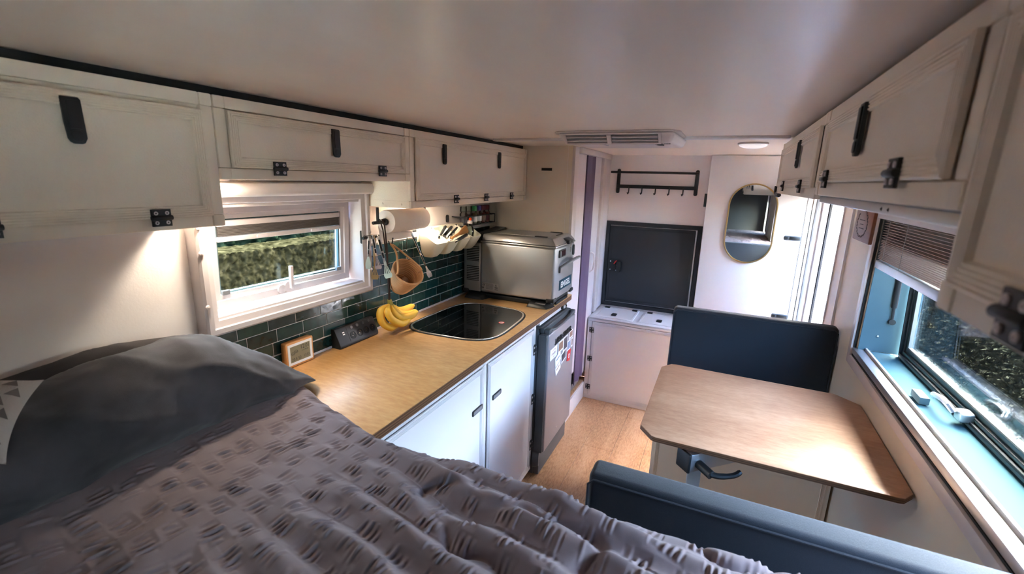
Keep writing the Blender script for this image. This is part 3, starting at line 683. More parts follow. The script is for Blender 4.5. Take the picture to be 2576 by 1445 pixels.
for zt_ in (1.191,1.081):
    gr_ = obj('vent_grille', G().box(.046,.124,zt_-.086,zt_,0,.0009).x(TE), M['rubber'], cp)
    for k in range(9): obj('louver', G().box(.045,.125,zt_-.0045-k*.0097,zt_-.0001-k*.0097,.0005,.0035).x(TE), M['engel'], gr_)
lb = obj('rating_label', G().box(.142,.245,.952,.990,0,.0006).x(TE), M['label_sil'], eg)
obj('lettering', text_geo('CE', .013, .0001, .0003).x(lambda p: TE((.146+p[0], .974+p[1], .0008+p[2]))), M['blackink'], lb)
g = G(); rr = random.Random(5)
for k in range(6): g.box(.168,.168+.035+rr.random()*.012,.957+k*.0046,.9588+k*.0046,.0006,.0009)
g.box(.145,.212,.9855,.9875,.0006,.0009).box(.145,.156,.957,.966,.0006,.0009); obj('small_print', g.x(TE), M['greyink'], lb)
g = G().prism([(.222,.976),(.236,.976),(.229,.987)],.0006,.0009).box(.222,.240,.964,.972,.0006,.0009).box(.222,.243,.955,.960,.0006,.0009); obj('pictogram', g.x(TE), M['greyink'], lb)
bd = obj('badge', G().box(1.917,2.128,.975,1.030,0,.0012).x(TEx), M['navy'], eg)
obj('lettering', text_geo('ENGEL', .044, .0003, .0012, 'CENTER').x(lambda p: TEx((2.022+p[0]*1.22, .987+p[1], .0014+p[2]))), M['whiteink'], bd)
cpn = obj('control_panel', G().prism(rrect(1.885,1.995,1.156,1.196,.006),0,.004).x(TEx), M['black'], eg, bevel=.001)
obj('display', G().box(1.925,1.985,1.162,1.190,.004,.0046).x(TEx), mat('dim_display', lin(70,40,44), .2), cpn)
obj('power_switch', G().box(1.890,1.908,1.160,1.190,.004,.009).x(TEx), M['grey_pl'], cpn, bevel=.001)
obj('power_socket', G().prism(rrect(2.118,2.148,1.14,1.20,.013),0,.006).x(TEx), M['black'], eg, bevel=.001)
ltc = obj('lid_latch', G().box(2.005,2.075,1.216,1.238,-.002,.018).x(TEx), M['black'], eg, bevel=.004)
obj('latch_hook', G().tube([TEx((2.04,1.226,.018)),TEx((2.047,1.20,.016)),TEx((2.04,1.172,.014)),TEx((2.033,1.20,.016))],.003,6,True), M['chrome'], ltc)
obj('latch_cover', G().hexa([(.505,1.985,1.2585),(.560,2.00,1.232),(.560,2.085,1.232),(.505,2.095,1.2585),(.505,1.985,1.263),(.566,2.00,1.238),(.566,2.085,1.238),(.505,2.095,1.263)]), M['black'], ltc, bevel=.002)
obj('lid_pad', G().box(.43,.50,EY+.035,EY+.05,1.259,1.264), M['rubber'], ld, bevel=.002); obj('lid_pad', G().box(.43,.50,2.10,2.115,1.259,1.264), M['rubber'], ld, bevel=.002)
obj('carry_handle', G().tube([TEx(p) for p in ((1.905,1.075,.004),(1.905,1.105,.006),(1.925,1.122,.028),(1.97,1.136,.045),(2.05,1.140,.05),(2.115,1.136,.045),(2.135,1.110,.006))],[.005,.006,.008,.009,.009,.008,.006],8), M['grey_pl'], eg)
for y_ in (EY+.022, 2.14): obj('corner_guard', G().box(.520,.566,y_-.026,y_+.024,.926,.948), M['black'], eg, bevel=.006)
obj('corner_guard', G().box(.022,.06,EY-.004,EY+.05,.926,.946), M['black'], eg, bevel=.006)
rk = thing('slide_mount', (.3,1.99,.90), 'black low mounting frame under the silver cool box', 'mount')
obj('frame', G().box(.05,.545,EY+.012,2.13,.9015,.9255), M['blackm'], rk, bevel=.003)
for x_ in (.10,.475):
    ft = obj('clamp_foot', G().hexa([(x_-.045,EY-.045,.9012),(x_+.07,EY-.045,.9012),(x_+.09,EY+.03,.9012),(x_-.065,EY+.03,.9012),(x_-.035,EY-.035,.920),(x_+.045,EY-.035,.916),(x_+.06,EY+.03,.927),(x_-.05,EY+.03,.927)]), M['black'], rk, bevel=.003)
obj('tie_plate', G().box(.47,.525,EY-.022,EY-.006,.917,.923), M['steel'], rk)
obj('clamp_foot', G().box(.547,.556,1.90,2.09,.9012,.916), M['black'], rk, bevel=.002)
# weather clock
ck = thing('weather_clock', (.02,.71,.90), 'small wooden digital weather clock on worktop beside the bed', 'clock')
TC = FR((.036,.7105,.9465),(0,1,0),(0,0,1),(1,0,0))
obj('case', G().prism(rrect(-.056,.056,-.045,.0435,.005),-.024,0).x(TC), M['clockwood'], ck, bevel=.0015)
obj('bezel', G().ringprism(rrect(-.0495,.0495,-.0375,.0365,.002),rrect(-.041,.041,-.029,.028,.0006),0,.0014).x(TC), M['whiteink'], ck)
sc = obj('lcd_screen', G().box(-.041,.041,-.029,.028,-.0002,.0006).x(TC), M['lcd'], ck)
def lcd(s, u, v, size, al='LEFT', b=.0): obj('digits', text_geo(s, size, .00008, b, al).x(lambda p: TC((u+p[0]*.86, v+p[1], .0008+p[2]))), M['lcdink'], sc)
lcd('12:01', .0005, .0105, .0205); lcd('S 11.MON', .006, .0015, .0075); lcd('20.5 52', -.036, -.0240, .0150); lcd('13:53', .0125, -.0215, .0128)
cl = G()
for (u,v,r_) in ((-.031,.001,.0055),(-.018,.006,.006)):
    for a,b,rd in ((-.004,0,.7),(.001,.0018,1.0),(.005,-.0002,.6)): cl.ringprism(disc(u+a,v+b,r_*rd,14),disc(u+a,v+b,r_*rd-.0006,14),.0006,.0009)
obj('weather_icon', cl.x(TC), M['lcdink'], sc)
# socket strip
ps = thing('power_strip', (.03,.98,.90), 'black wedge shaped socket strip with four outlets', 'power strip')
obj('housing', G().prism([(.0095,.9005),(.051,.9005),(.0535,.905),(.0535,.913),(.026,.974),(.0095,.974)],.876,1.087).x(lambda p:(p[0],p[2],p[1])), M['fridge_dark'] if False else mat('anthracite_plastic', lin(44,44,50), .45), ps, bevel=.0018)
_v = Vector((-.0275,0,.061)).normalized(); TP = FR((.0535,.876,.913),(0,1,0),_v,(_v.z,0,-_v.x))
obj('end_cap', G().prism([(.0095,.9005),(.051,.9005),(.0535,.905),(.0535,.913),(.026,.974),(.0095,.974)],.8755,.878).x(lambda p:(p[0],p[2],p[1])), M['rubber'], ps)
for k in range(4):
    u = .0775+k*.0365
    s_ = obj('socket', G().lathe([(.0150,0),(.0150,.0012),(.0135,.0012),(.0130,-.001),(.0,-.001)],TP((u,.024,0)),(_v.z,0,-_v.x),20), M['rubber'], ps)
    for q in (-.0045,.0045): obj('contact', G().prism(disc(u+q*.7,.026+q,.0013,8),.0002,.0012).x(TP), M['chrome'], s_)
for u in (.082,.113,.146,.178): obj('push_button', G().lathe([(.0062,0),(.0058,.0022),(0,.0026)],TP((u,.0555,0)),(_v.z,0,-_v.x),14), M['grey_pl'] if u < .14 else M['fridge_dark'], ps)
for v_ in (.036,.044): obj('usb_port', G().box(.030,.040,v_,v_+.0045,.0,.0012).x(TP), M['whiteink'], ps)
obj('panel_line', G().box(.0555,.0562,.004,.062,0,.0006).x(TP), M['rubber'], ps)

# ---------------------------------------------------------------- kitchen wall: rail, roll, utensils
rail = thing('utensil_rail', (.03,1.4,1.30), 'black utensil rail fixed above the green tiles', 'rail')
obj('rod', G().tube([(.040,1.036,1.307),(.040,1.86,1.307)],.006,10), M['blackm'], rail)
for y in (1.040,1.855): obj('wall_mount', G().prism(rrect(y-.006,y+.006,1.284,1.338,.005),0.0005,.034).x(LX), M['blackm'], rail, bevel=.002)
th = thing('towel_holder', (.11,1.2,1.37), 'black paper towel holder hanging under the overhead cabinet', 'holder')
obj('hanger', G().tube([(.11,1.045,1.4295),(.11,1.045,1.374)],.0055,8), M['blackm'], th)
obj('spindle', G().tube([(.11,1.018,1.372),(.11,1.345,1.372)],.0065,10), M['blackm'], th)
obj('stop_disc', G().lathe([(.004,0),(.014,.002),(.014,.007),(.004,.009)],(.11,1.082,1.372),(0,1,0),16), M['blackm'], th)
obj('hanger', G().box(.10,.12,1.338,1.346,1.366,1.4295), M['blackm'], th, bevel=.002)
pr_ = thing('paper_towel_roll', (.11,1.2,1.33), 'white embossed paper towel roll under the overhead cabinet', 'paper roll')
obj('roll', G().lathe([(.012,0),(.044,.0),(.0455,.002),(.0455,.235),(.044,.237),(.012,.237),(.012,0)],(.11,1.093,1.372),(0,1,0),36), M['paper'], pr_)
sx = [(.0655,1.365),(.066,1.345),(.070,1.325),(.073,1.305),(.0735,1.288)]
obj('loose_sheet', G().prism(sx+[(a+.0008,b) for a,b in sx[::-1]],1.096,1.31).x(lambda p:(p[0],p[2],p[1])), M['paper'], pr_, angle=70)
def server(name, label, top, bot, width, head=.38, slots=3, m='chrome', grip=True, normal=(.68,-.72,.1), neck=.42):
    """flat steel utensil hung from its top end: long handle with dark inlays, tapered head"""
    a = Vector(top); b = Vector(bot); L = (b-a).length; d = (b-a)/L
    n_ = Vector(normal); n_ = (n_-d*n_.dot(d)).normalized(); s_ = d.cross(n_)
    T = lambda p: a + s_*p[0] + d*p[1] + n_*p[2]
    hw = width/2; nk = hw*neck; h0 = L*(1-head)
    t = thing(name, a, label, 'utensil', 'utensils on the wall rail')
    obj('handle', G().prism([(-nk,0.0),(nk,0.0),(nk*.9,h0*.7),(nk*.7,h0),(-nk*.7,h0),(-nk*.9,h0*.7)],-.0016,.0016).x(T), M[m], t, bevel=.0008)
    g = G()
    if slots:
        bars = slots+1
        for i in range(bars):
            f0 = -1+2*i/bars+.07; f1 = -1+2*(i+1)/bars-.07
            g.prism([(f0*nk*.8,h0+L*head*.22),(f1*nk*.8,h0+L*head*.22),(f1*hw,L*.90),(f0*hw,L*.90)],-.0012,.0012)
        g.prism([(-nk*.7,h0-.001),(nk*.7,h0-.001),(nk*.82,h0+L*head*.24),(-nk*.82,h0+L*head*.24)],-.0012,.0012)
        g.prism([(-hw,L*.895),(hw,L*.895),(hw*1.02,L*.95),(hw*.8,L),(-hw*.8,L),(-hw*1.02,L*.95)],-.0012,.0012)
    else:
        g.prism([(-nk*.7,h0-.001),(nk*.7,h0-.001),(hw,h0+L*head*.5),(hw*1.02,h0+L*head*.8),(hw*.7,L),(-hw*.7,L),(-hw*1.02,h0+L*head*.8),(-hw,h0+L*head*.5)],-.0012,.0012)
    obj('head', g.x(T), M[m], t)
    if grip:
        obj('grip_inlay', G().prism(rrect(-nk*.55,nk*.55,h0*.12,h0*.58,nk*.5),-.002,.0022).x(T), M['black'], t)
        obj('grip_inlay', G().prism(rrect(-nk*.55,nk*.55,h0*.64,h0*.86,nk*.5),-.002,.0022).x(T), M['black'], t)
    obj('hook', G().tube([T((0,.006,0)),a+Vector((-.002,0,.006)),Vector((.048,a.y+(a.x-.05)*.35,1.3165)),Vector((.040,a.y+(a.x-.05)*.35,1.3175)),Vector((.032,a.y+(a.x-.05)*.35,1.308))],.0022,6), M[m], t)
    return t
server('slotted_server', 'short steel spoon hanging nearest the window frame', (.070,1.036,1.310), (.070,1.024,1.190), .020, .40, 0)
server('slotted_server', 'steel slotted server hanging second along the rail', (.085,1.042,1.316), (.092,1.060,1.186), .026, .42, 3)
server('slotted_server', 'copper tinted long spatula hanging behind two steel servers', (.062,1.078,1.306), (.060,1.072,1.138), .028, .34, 3, 'gold', False)
server('slotted_server', 'long steel slotted server hanging just left of the basket', (.108,1.046,1.318), (.148,1.052,1.158), .030, .40, 3)
server('slotted_server', 'slim steel utensil hanging behind the rope basket', (.058,1.290,1.303), (.050,1.285,1.130), .014, .3, 0)
server('slotted_fork', 'steel fork hanging slanted in front of the white caddy', (.146,1.206,1.318), (.163,1.312,1.116), .021, .26, 3)
# cord with bananas
cd = obj('hanging_cord', G().tube([(.112,1.066,1.384),(.118,1.073,1.36),(.112,1.09,1.27),(.106,1.098,1.18),(.104,1.104,1.10),(.100,1.108,1.035)],[.003,.003,.0035,.003,.005,.006],6).tube([(.106,1.061,1.383),(.100,1.084,1.34),(.099,1.103,1.22),(.105,1.10,1.15),(.098,1.112,1.05)],[.0025,.0025,.003,.006,.004],6), M['cord'], label='dark brown cord holding up the banana bunch', cat='cord')
bn = thing('banana_bunch', (.1,1.12,.91), 'bunch of five yellow bananas hanging over the worktop', 'bananas')
def cat_mull(pts, n_=6):
    P_ = [Vector(p) for p in pts]; P_ = [P_[0]*2-P_[1]]+P_+[P_[-1]*2-P_[-2]]; o = []
    for i in range(1, len(P_)-2):
        for k in range(n_):
            t = k/n_; a,b,c,d = P_[i-1:i+3]
            o.append(.5*((2*b)+(c-a)*t+(2*a-5*b+4*c-d)*t*t+(3*b-a-3*c+d)*t**3))
    return o+[P_[-2]]
for k, pts in enumerate([[(.1,1.105,1.031),(.1,1.055,1.016),(.105,1.050,.975),(.112,1.082,.942),(.12,1.137,.931)],
            [(.1,1.108,1.031),(.122,1.068,1.010),(.133,1.085,.974),(.142,1.131,.948),(.15,1.180,.957)],
            [(.1,1.115,1.029),(.122,1.104,1.001),(.135,1.131,.972),(.143,1.183,.966),(.15,1.232,.976)],
            [(.09,1.13,1.024),(.085,1.175,.985),(.082,1.236,.975),(.08,1.300,.978)],
            [(.09,1.129,1.021),(.098,1.17,.975),(.105,1.231,.957),(.11,1.278,.962)]]):
    P_ = cat_mull(pts); n_ = len(P_); rr_ = []
    for i in range(n_):
        t = i/(n_-1); rr_.append(.0165*min(1, .28+t*3.2)*(1 if t < .78 else max(.22, 1-((t-.78)/.22)**2*.8)))
    b = obj('banana', G().tube(P_, rr_, 6), M['banana'], bn, angle=80)
    obj('tip', G().tube([P_[-1]-(P_[-1]-P_[-2]).normalized()*.001, P_[-1]+(P_[-1]-P_[-2]).normalized()*.004],[.0036,.003],6), M['banana_tip'], b)
obj('stem', G().tube([(.100,1.107,1.052),(.100,1.112,1.034),(.098,1.118,1.020)],[.008,.012,.011],8), M['banana_stem'], bn)
# rope basket
bk = thing('rope_basket', (.12,1.16,1.08), 'small jute rope basket hanging by its loop handle', 'basket')
ax = Vector((.66,-.20,.72)).normalized(); bc = Vector((.100,1.168,1.094))
pro = []; rings = 13
for i in range(rings):
    h = i*.0082; r_ = .041+.024*(i/(rings-1))**.8
    pro += [(r_,h),(r_+.0028,h+.0025),(r_+.0028,h+.0056),(r_+.0004,h+.0080)]
top_h = pro[-1][1]
inner = [(r_-.0045,max(h,.004)) for r_, h in pro[::-1]]
obj('woven_wall', G().lathe([(0.001,0)]+pro+inner+[(.001,.004)], bc, ax, 36), M['rope'], bk)
rc = bc+ax*top_h; sd_ = ax.cross(Vector((0,0,1))).normalized()
hk = Vector((.064,1.172,1.272))
obj('loop_handle', G().tube(cat_mull([rc+sd_*.060-ax*.02, rc+sd_*.056+ax*.01, (rc+sd_*.03+hk)/2+Vector((0,0,.02)), hk, (rc-sd_*.03+hk)/2+Vector((0,0,.02)), rc-sd_*.056+ax*.01, rc-sd_*.060-ax*.02],5),.0042,7), M['rope'], bk)
for k, (a,b,r_) in enumerate(((.012,-.012,.017),(-.014,.008,.016))):
    t = thing('mushroom', bc+ax*.02, ('pale brown mushroom lying at back of the rope basket','second pale mushroom lying in the rope basket')[k], 'mushroom')
    c_ = bc+ax*.03+sd_*a+Vector((.005,.01,.01))*b*40
    obj('cap', G().lathe([(0.0005,-r_*.2),(r_*.8,-r_*.15),(r_,r_*.15),(r_*.8,r_*.65),(r_*.4,r_*.92),(0.0005,r_)], c_, (.4,-.3,.8), 14), M['garlic'], t)
    obj('stalk', G().lathe([(r_*.4,-r_*1.1),(r_*.36,-.1*r_)], c_, (.4,-.3,.8), 10), M['garlic'], t)
obj('s_hook', G().tube(cat_mull([(.034,1.172,1.312),(.041,1.172,1.318),(.050,1.172,1.31),(.052,1.172,1.29),(.056,1.172,1.274),(.064,1.172,1.268),(.072,1.172,1.276),(.076,1.172,1.298)],3),.0028,6), M['black'], label='black hook holding the rope basket on the rail', cat='hook')
# white caddy with four cups
cy_ = thing('utensil_caddy', (.08,1.6,1.19), 'cream four-cup utensil caddy hanging on the rail', 'caddy')
bp_ = obj('back_plate', G().box(.0475,.0505,1.372,1.815,1.255,1.318), M['cream_pl'], cy_, bevel=.001)
for k in range(7): obj('slot', G().prism(rrect(1.40+k*.058,1.433+k*.058,1.300,1.311,.004),.0500,.0512).x(LX), M['rubber'], bp_)
def cup(y0_):
    def ring(z, x0, x1, w0, w1, tilt, ins=0):
        o = []
        for (u,v) in rrect(x0+ins,x1-ins,w0+ins,w1-ins,.014-ins*.5,3): o.append((u, v, z - tilt*(u-x0)/(x1-x0)))
        return o
    rs = [ring(1.185,.062,.108,y0_+.024,y0_+.082,0), ring(1.205,.055,.122,y0_+.014,y0_+.092,.004), ring(1.262,.051,.142,y0_+.004,y0_+.103,.025), ring(1.312,.051,.150,y0_+.002,y0_+.105,.060),
          ring(1.312,.051,.150,y0_+.002,y0_+.105,.060,.0022), ring(1.262,.051,.142,y0_+.004,y0_+.103,.025,.0022), ring(1.188,.062,.108,y0_+.024,y0_+.082,0,.0022)]
    g = G(); k = len(rs[0]); v = [p for r_ in rs for p in r_]; f = [tuple(reversed(range(k))), tuple(range((len(rs)-1)*k,len(rs)*k))]
    for i in range(len(rs)-1):
        for j in range(k): f.append((i*k+j,i*k+(j+1)%k,(i+1)*k+(j+1)%k,(i+1)*k+j))
    return g.add(v, f)
for k in range(4): obj('cup', cup(1.376+k*.110), M['cream_pl'], cy_, angle=50)
# things in the caddy
def stick(name, label, p0, p1, r0, r1, m, extra=None, cat='utensil'):
    t = thing(name, p0, label, cat, 'things standing in the caddy')
    obj('handle', G().tube(cat_mull([p0,((Vector(p0)+Vector(p1))/2),p1],4),[r0]*4+[(r0+r1)/2]*3+[r1,r1*.8],8), M[m], t, angle=60)
    if extra: extra(t)
    return t
def scissor_bows(t):
    for a,b,c in ((.098,1.455,1.290),(.108,1.430,1.274)):
        obj('finger_bow', G().prism([(a+.0*q,0) for q in ()] or rrect(-.022,.022,-.011,.011,.010),-.004,.004).x(FR((a,b,c),(.15,.80,.45),(-.5,-.25,.65),(.75,-.45,.3))), M['blue_pl'], t, bevel=.002)
stick('scissors', 'pale blue handled tool lying across the first cup', (.085,1.45,1.245), (.098,1.47,1.297), .006, .006, 'blue_pl', scissor_bows)
def whisk(t):
    g = G()
    for k in range(6):
        a = math.pi*k/6; e = Vector((math.cos(a)*.7, math.sin(a), 0))*.017
        c0 = Vector((.100,1.412,1.262)); up_ = Vector((.25,-.2,.3)).normalized()
        g.tube(cat_mull([c0-up_*.02, c0+e, c0+up_*.022, c0-e, c0-up_*.02],4),.0011,5)
    obj('wire_loops', g, M['steel'], t)
stick('whisk', 'small steel wire whisk in the first caddy cup', (.085,1.42,1.20), (.095,1.415,1.245), .004, .004, 'steel', whisk)
stick('peeler', 'black handle leaning left-most out of the middle cups', (.100,1.475,1.268), (.098,1.538,1.318), .006, .008, 'black')
stick('can_opener', 'thick black handle leaning in the second caddy cup', (.095,1.515,1.265), (.100,1.590,1.312), .008, .008, 'black', lambda t: obj('steel_head', G().lathe([(.010,-.003),(.011,0),(.010,.003)],(.105,1.515,1.268),(1,-.6,.5),12), M['steel'], t))
stick('kitchen_knife', 'slim black knife handle between second and third cups', (.098,1.560,1.262), (.100,1.640,1.304), .006, .006, 'black', lambda t: obj('blade', G().hexa([(.094,1.53,1.24),(.097,1.53,1.24),(.099,1.56,1.258),(.096,1.56,1.258),(.094,1.53,1.252),(.097,1.53,1.252),(.099,1.562,1.268),(.096,1.562,1.268)]), M['steel'], t))
stick('spoon', 'small steel spoon in the third caddy cup', (.096,1.575,1.235), (.102,1.618,1.290), .003, .004, 'chrome', lambda t: obj('bowl', G().lathe([(.0005,-.003),(.009,-.002),(.012,.002),(.010,.004),(.0005,.001)],(.118,1.555,1.262),(.7,-.5,.4),12), M['chrome'], t))
TSp = FR((.128,1.545,1.262),(-.05,.985,.16),(-.25,-.16,.95),(.95,-.02,.25))
spt = thing('spatula', (.12,1.58,1.25), 'brown wooden spatula lying across the third and fourth cups', 'utensil')
obj('blade', G().prism([(0,-.004),(.07,-.006),(.155,-.016),(.170,-.012),(.166,.022),(.150,.026),(.07,.008),(0,.006)],-.003,.003).x(TSp), M['wood'], spt, bevel=.0015)
kn = thing('pocket_knife', (.135,1.56,1.25), 'black handled knife with steel butt in front of the spatula', 'knife')
obj('handle', G().tube([(.142,1.548,1.246),(.143,1.60,1.256),(.142,1.66,1.268)],[.007,.0085,.0085],10), M['black'], kn); obj('butt', G().tube([(.142,1.66,1.268),(.142,1.667,1.2695)],[.0088,.0075],10), M['chrome'], kn)
sb = thing('soap_bottle', (.09,1.75,1.20), 'clear dish soap bottle with orange tip in last caddy cup', 'bottle')
obj('bottle', G().lathe([(.001,0),(.028,.0),(.030,.01),(.030,.075),(.026,.095),(.013,.112),(.012,.118)],(.088,1.752,1.198),(.10,.12,1),18), M['soap'], sb)
obj('collar', G().lathe([(.014,0),(.014,.012),(.010,.017),(.001,.018)],(.0995,1.766,1.314),(.10,.12,1),14), M['white_pl'], sb)
obj('spout', G().lathe([(.0065,0),(.0085,.004),(.0085,.010),(.005,.014),(.0005,.015)],(.1015,1.768,1.331),(.10,.12,1),12), M['orange'], sb)
# spice rack
sr = thing('spice_rack', (.05,1.92,1.29), 'black wire spice rack in the corner above the cool box', 'rack')
g = G()
for z in (1.346,1.298): g.tube([(.004,1.745,z),(.078,1.745,z),(.078,2.10,z),(.004,2.10,z)],.0028,6)
obj('wire_frame', g, M['blackm'], sr)
obj('wire_frame', G().tube([(.078,1.745,1.346),(.078,1.745,1.298)],.0028,6).tube([(.078,2.10,1.346),(.078,2.10,1.298)],.0028,6), M['blackm'], sr)
g = G()
for k in range(9): g.tube([(.004,1.77+k*.04,1.297),(.078,1.77+k*.04,1.297)],.0018,5)
obj('shelf_wires', g, M['blackm'], sr)
obj('hook_plate', G().prism(rrect(1.69,1.712,1.318,1.358,.010),.0005,.006).x(LX), M['blackm'], sr)
for k, (y, cap_, fill, nm) in enumerate(((1.795,'clear','spice_a','spice jar with clear cap and dark spice, nearest the caddy'),(1.850,'clear','spice_a','slim spice jar with clear cap and dark blue label'),(1.905,'green_cap','spice_b','spice jar with a green cap'),(1.956,'purple_cap','spice_b','spice jar with a purple cap'),(2.006,'maroon_cap','spice_c','first spice jar with a dark red cap, beside the purple one'),(2.054,'maroon_cap','spice_c','last spice jar with a dark red cap, in the corner'))):
    j = thing('spice_jar', (.045,y,1.30), nm, 'jar', 'jars in the wire spice rack')
    obj('jar', G().lathe([(.001,0),(.0205,0),(.021,.003),(.021,.058),(.016,.066),(.016,.070)],(.045,y,1.3005),(0,0,1),16), M['clear'], j)
    obj('spice', G().lathe([(.001,0),(.0185,0),(.0185,.045+.006*(k%3)),(.001,.046+.006*(k%3))],(.045,y,1.302),(0,0,1),14), M[fill], j)
    obj('cap', G().lathe([(.017,0),(.0185,.001),(.0185,.026),(.017,.028),(.001,.028)],(.045,y,1.3705),(0,0,1),16), M[cap_ if cap_ != 'clear' else 'soap'], j)
    obj('label_band', G().lathe([(.0213,.012),(.0213,.042)],(.045,y,1.3005),(0,0,1),16), M[('photo_c','navy','card','card','photo_a','maroon_cap')[k]], j)

# ================================================================== FAR END
lk = thing('floor_locker', (.86,2.87,0), 'white floor locker with lift-up lids under the black hatch', 'locker')
TK = TY(2.70); KT = TZ(.616)
obj('body', G().box(.532,1.186,2.712,3.052,.012,.606), M['white'], lk)
for nm,a,b,c,d in (('rail',.529,1.188,.590,.616),('rail',.529,1.188,.0,.030),('stile',.529,.560,.030,.590),('stile',1.158,1.188,.030,.590)):
    obj(nm, G().box(a,b,c,d,-.012,0).x(TK), M['white'], lk, bevel=.004)
front(TK, lk, .563,1.155,.033,.587, m='white', mf='white', fw=.020, h=.006, pn=.004)
for z in (.527,.312,.095): hinge(T2(TK,.003), .560, z, lk, .036, .034, vertical=True)
obj('top_board', G().box(.529,1.188,2.700,3.053,.606,.616), M['white'], lk, bevel=.003)
for a, b in ((.556,.828),(.868,1.172)):
    lid_ = obj('lid', G().mitre(a,b,2.745,3.018,[(0,0),(0,.005),(.003,.006),(.014,.006),(.016,.004),(.018,.004)]).x(KT), M['white'], lk, angle=20)
    obj('lid_panel', G().box(a+.017,b-.017,2.762,3.001,0,.004).x(KT), M['white'], lid_)
    u = a+.125; l_ = obj('latch', G().prism(rrect(u-.018,u+.018,2.80,2.865,.012),.004,.0075).x(KT), M['black'], lid_, bevel=.001)
    for q in (a+.02,b-.05): obj('hinge', G().box(q,q+.036,2.992,3.026,.004,.009).x(KT), M['black'], lid_, bevel=.001)
# black storage hatch
ht = thing('storage_hatch', (.86,3.04,.63), 'black speckled storage hatch with a red turn latch', 'hatch')
TH = TY(3.054)
obj('frame', G().mitre(.532,1.19,.630,1.269,[(0,0),(0,.012),(.003,.014),(.024,.014),(.026,.006),(.030,.004)]).x(TH), M['hatch'], ht)
hp = obj('panel', G().prism(rrect(.562,1.150,.665,1.236,.006),.001,.012).x(TH), M['hatch'], ht, bevel=.002)
obj('panel_groove', G().mitre(.578,1.134,.682,1.220,[(0,.011),(.001,.0125),(.004,.0125),(.005,.011)]).x(TH), M['black'], hp)
obj('edge_gap', G().box(1.1525,1.1575,.668,1.234,.001,.014).x(TH), M['white'], ht)
tl = obj('turn_latch', G().prism(rrect(.572,.655,.898,.985,.010),.012,.020).x(TH), M['black'], hp, bevel=.002)
obj('grip', G().prism(rrect(.632,.662,.895,.980,.012),.018,.045).x(TH), M['black'], tl, bevel=.004)
obj('knob', G().lathe([(.024,0),(.022,.014),(0,.016)],TH((.605,.94,.020)),(0,-1,0),16), M['blackm'], tl)
obj('pointer', G().prism([(.606,.952),(.618,.957),(.634,.984),(.620,.978)],.030,.036).x(TH), M['red'], tl)
for u,v in ((.583,.972),(.628,.944),(.583,.910),(.628,.906)): obj('screw', G().prism(disc(u,v,.0045,8),.020,.023).x(TH), M['whiteink'], tl)
# coat rack
cr = thing('coat_rack', (.85,3.03,1.47), 'black wall coat rack with five hooks above the hatch', 'coat rack')
for u in (.592,1.117): obj('upright', G().prism(rrect(u-.012,u+.012,1.470,1.640,.010),.001,.012).x(TH), M['blackm'], cr, bevel=.002)
obj('top_rail', G().tube([TH(p) for p in ((.592,1.617,.012),(.585,1.617,.05),(.60,1.617,.075),(1.10,1.617,.075),(1.122,1.617,.05),(1.117,1.617,.012))],.008,8), M['blackm'], cr)
obj('lower_rail', G().prism(rrect(.585,1.122,1.508,1.532,.005),.012,.022).x(TH), M['blackm'], cr, bevel=.002)
for u in (.673,.764,.856,.947,1.038): obj('hook', G().tube([TH(p) for p in ((u,1.520,.022),(u,1.490,.024),(u,1.474,.028),(u-.004,1.469,.038),(u-.006,1.478,.044))],.0042,6), M['blackm'], cr)
obj('end_peg', G().tube([TH((.548,1.617,.06)),TH((.60,1.617,.075))],.008,8), M['blackm'], cr)
# tall cabinet with mirror
tc = thing('tall_cabinet', (1.48,3.0,0), 'tall white cabinet beside the entry door with oval mirror', 'cabinet')
TM = TY(2.95)
obj('carcass', G().box(1.196,1.786,2.972,3.052,0,1.7345), M['white'], tc)
md = obj('door', G().box(1.196,1.757,0.10,1.732,-.02,0).x(TM), M['white'], tc, bevel=.003)
obj('stile', G().box(1.760,1.786,0,1.735,-.022,0).x(TM), M['white'], tc, bevel=.002)
obj('plinth', G().box(1.196,1.757,0,.097,-.02,-.004).x(TM), M['white'], tc)
for z in (1.239,.736):
    l_ = obj('latch', G().prism(rrect(1.668,1.757,z-.014,z+.014,.006),0,.006).x(TM), M['fridge_dark'], md, bevel=.001)
    obj('lever', G().box(1.695,1.752,z-.009,z+.009,.006,.0085).x(TM), M['black'], l_, bevel=.001); obj('key_button', G().prism(disc(1.680,z,.008,12),.006,.0085).x(TM), M['black'], l_)
obj('edge_catch', G().box(1.180,1.1955,2.954,2.975,1.405,1.490), M['black'], tc, bevel=.002)
mr = thing('oval_mirror', (1.468,2.94,1.06), 'oval mirror in a slim brass frame on the tall cabinet', 'mirror')
def capsule(rad, hh, cx=1.468, cz=1.312, n_=20):
    o = []
    for k in range(n_+1): a = math.pi*k/n_; o.append((cx+rad*math.cos(a), cz+hh+rad*math.sin(a)))
    for k in range(n_+1): a = math.pi+math.pi*k/n_; o.append((cx+rad*math.cos(a), cz-hh+rad*math.sin(a)))
    return o
obj('brass_frame', G().ringprism(capsule(.140,.112),capsule(.131,.112),.001,.016).x(TM), M['gold'], mr, bevel=.001)
obj('mirror_glass', G().prism(capsule(.1315,.112),.002,.010).x(TM), M['mirror'], mr)
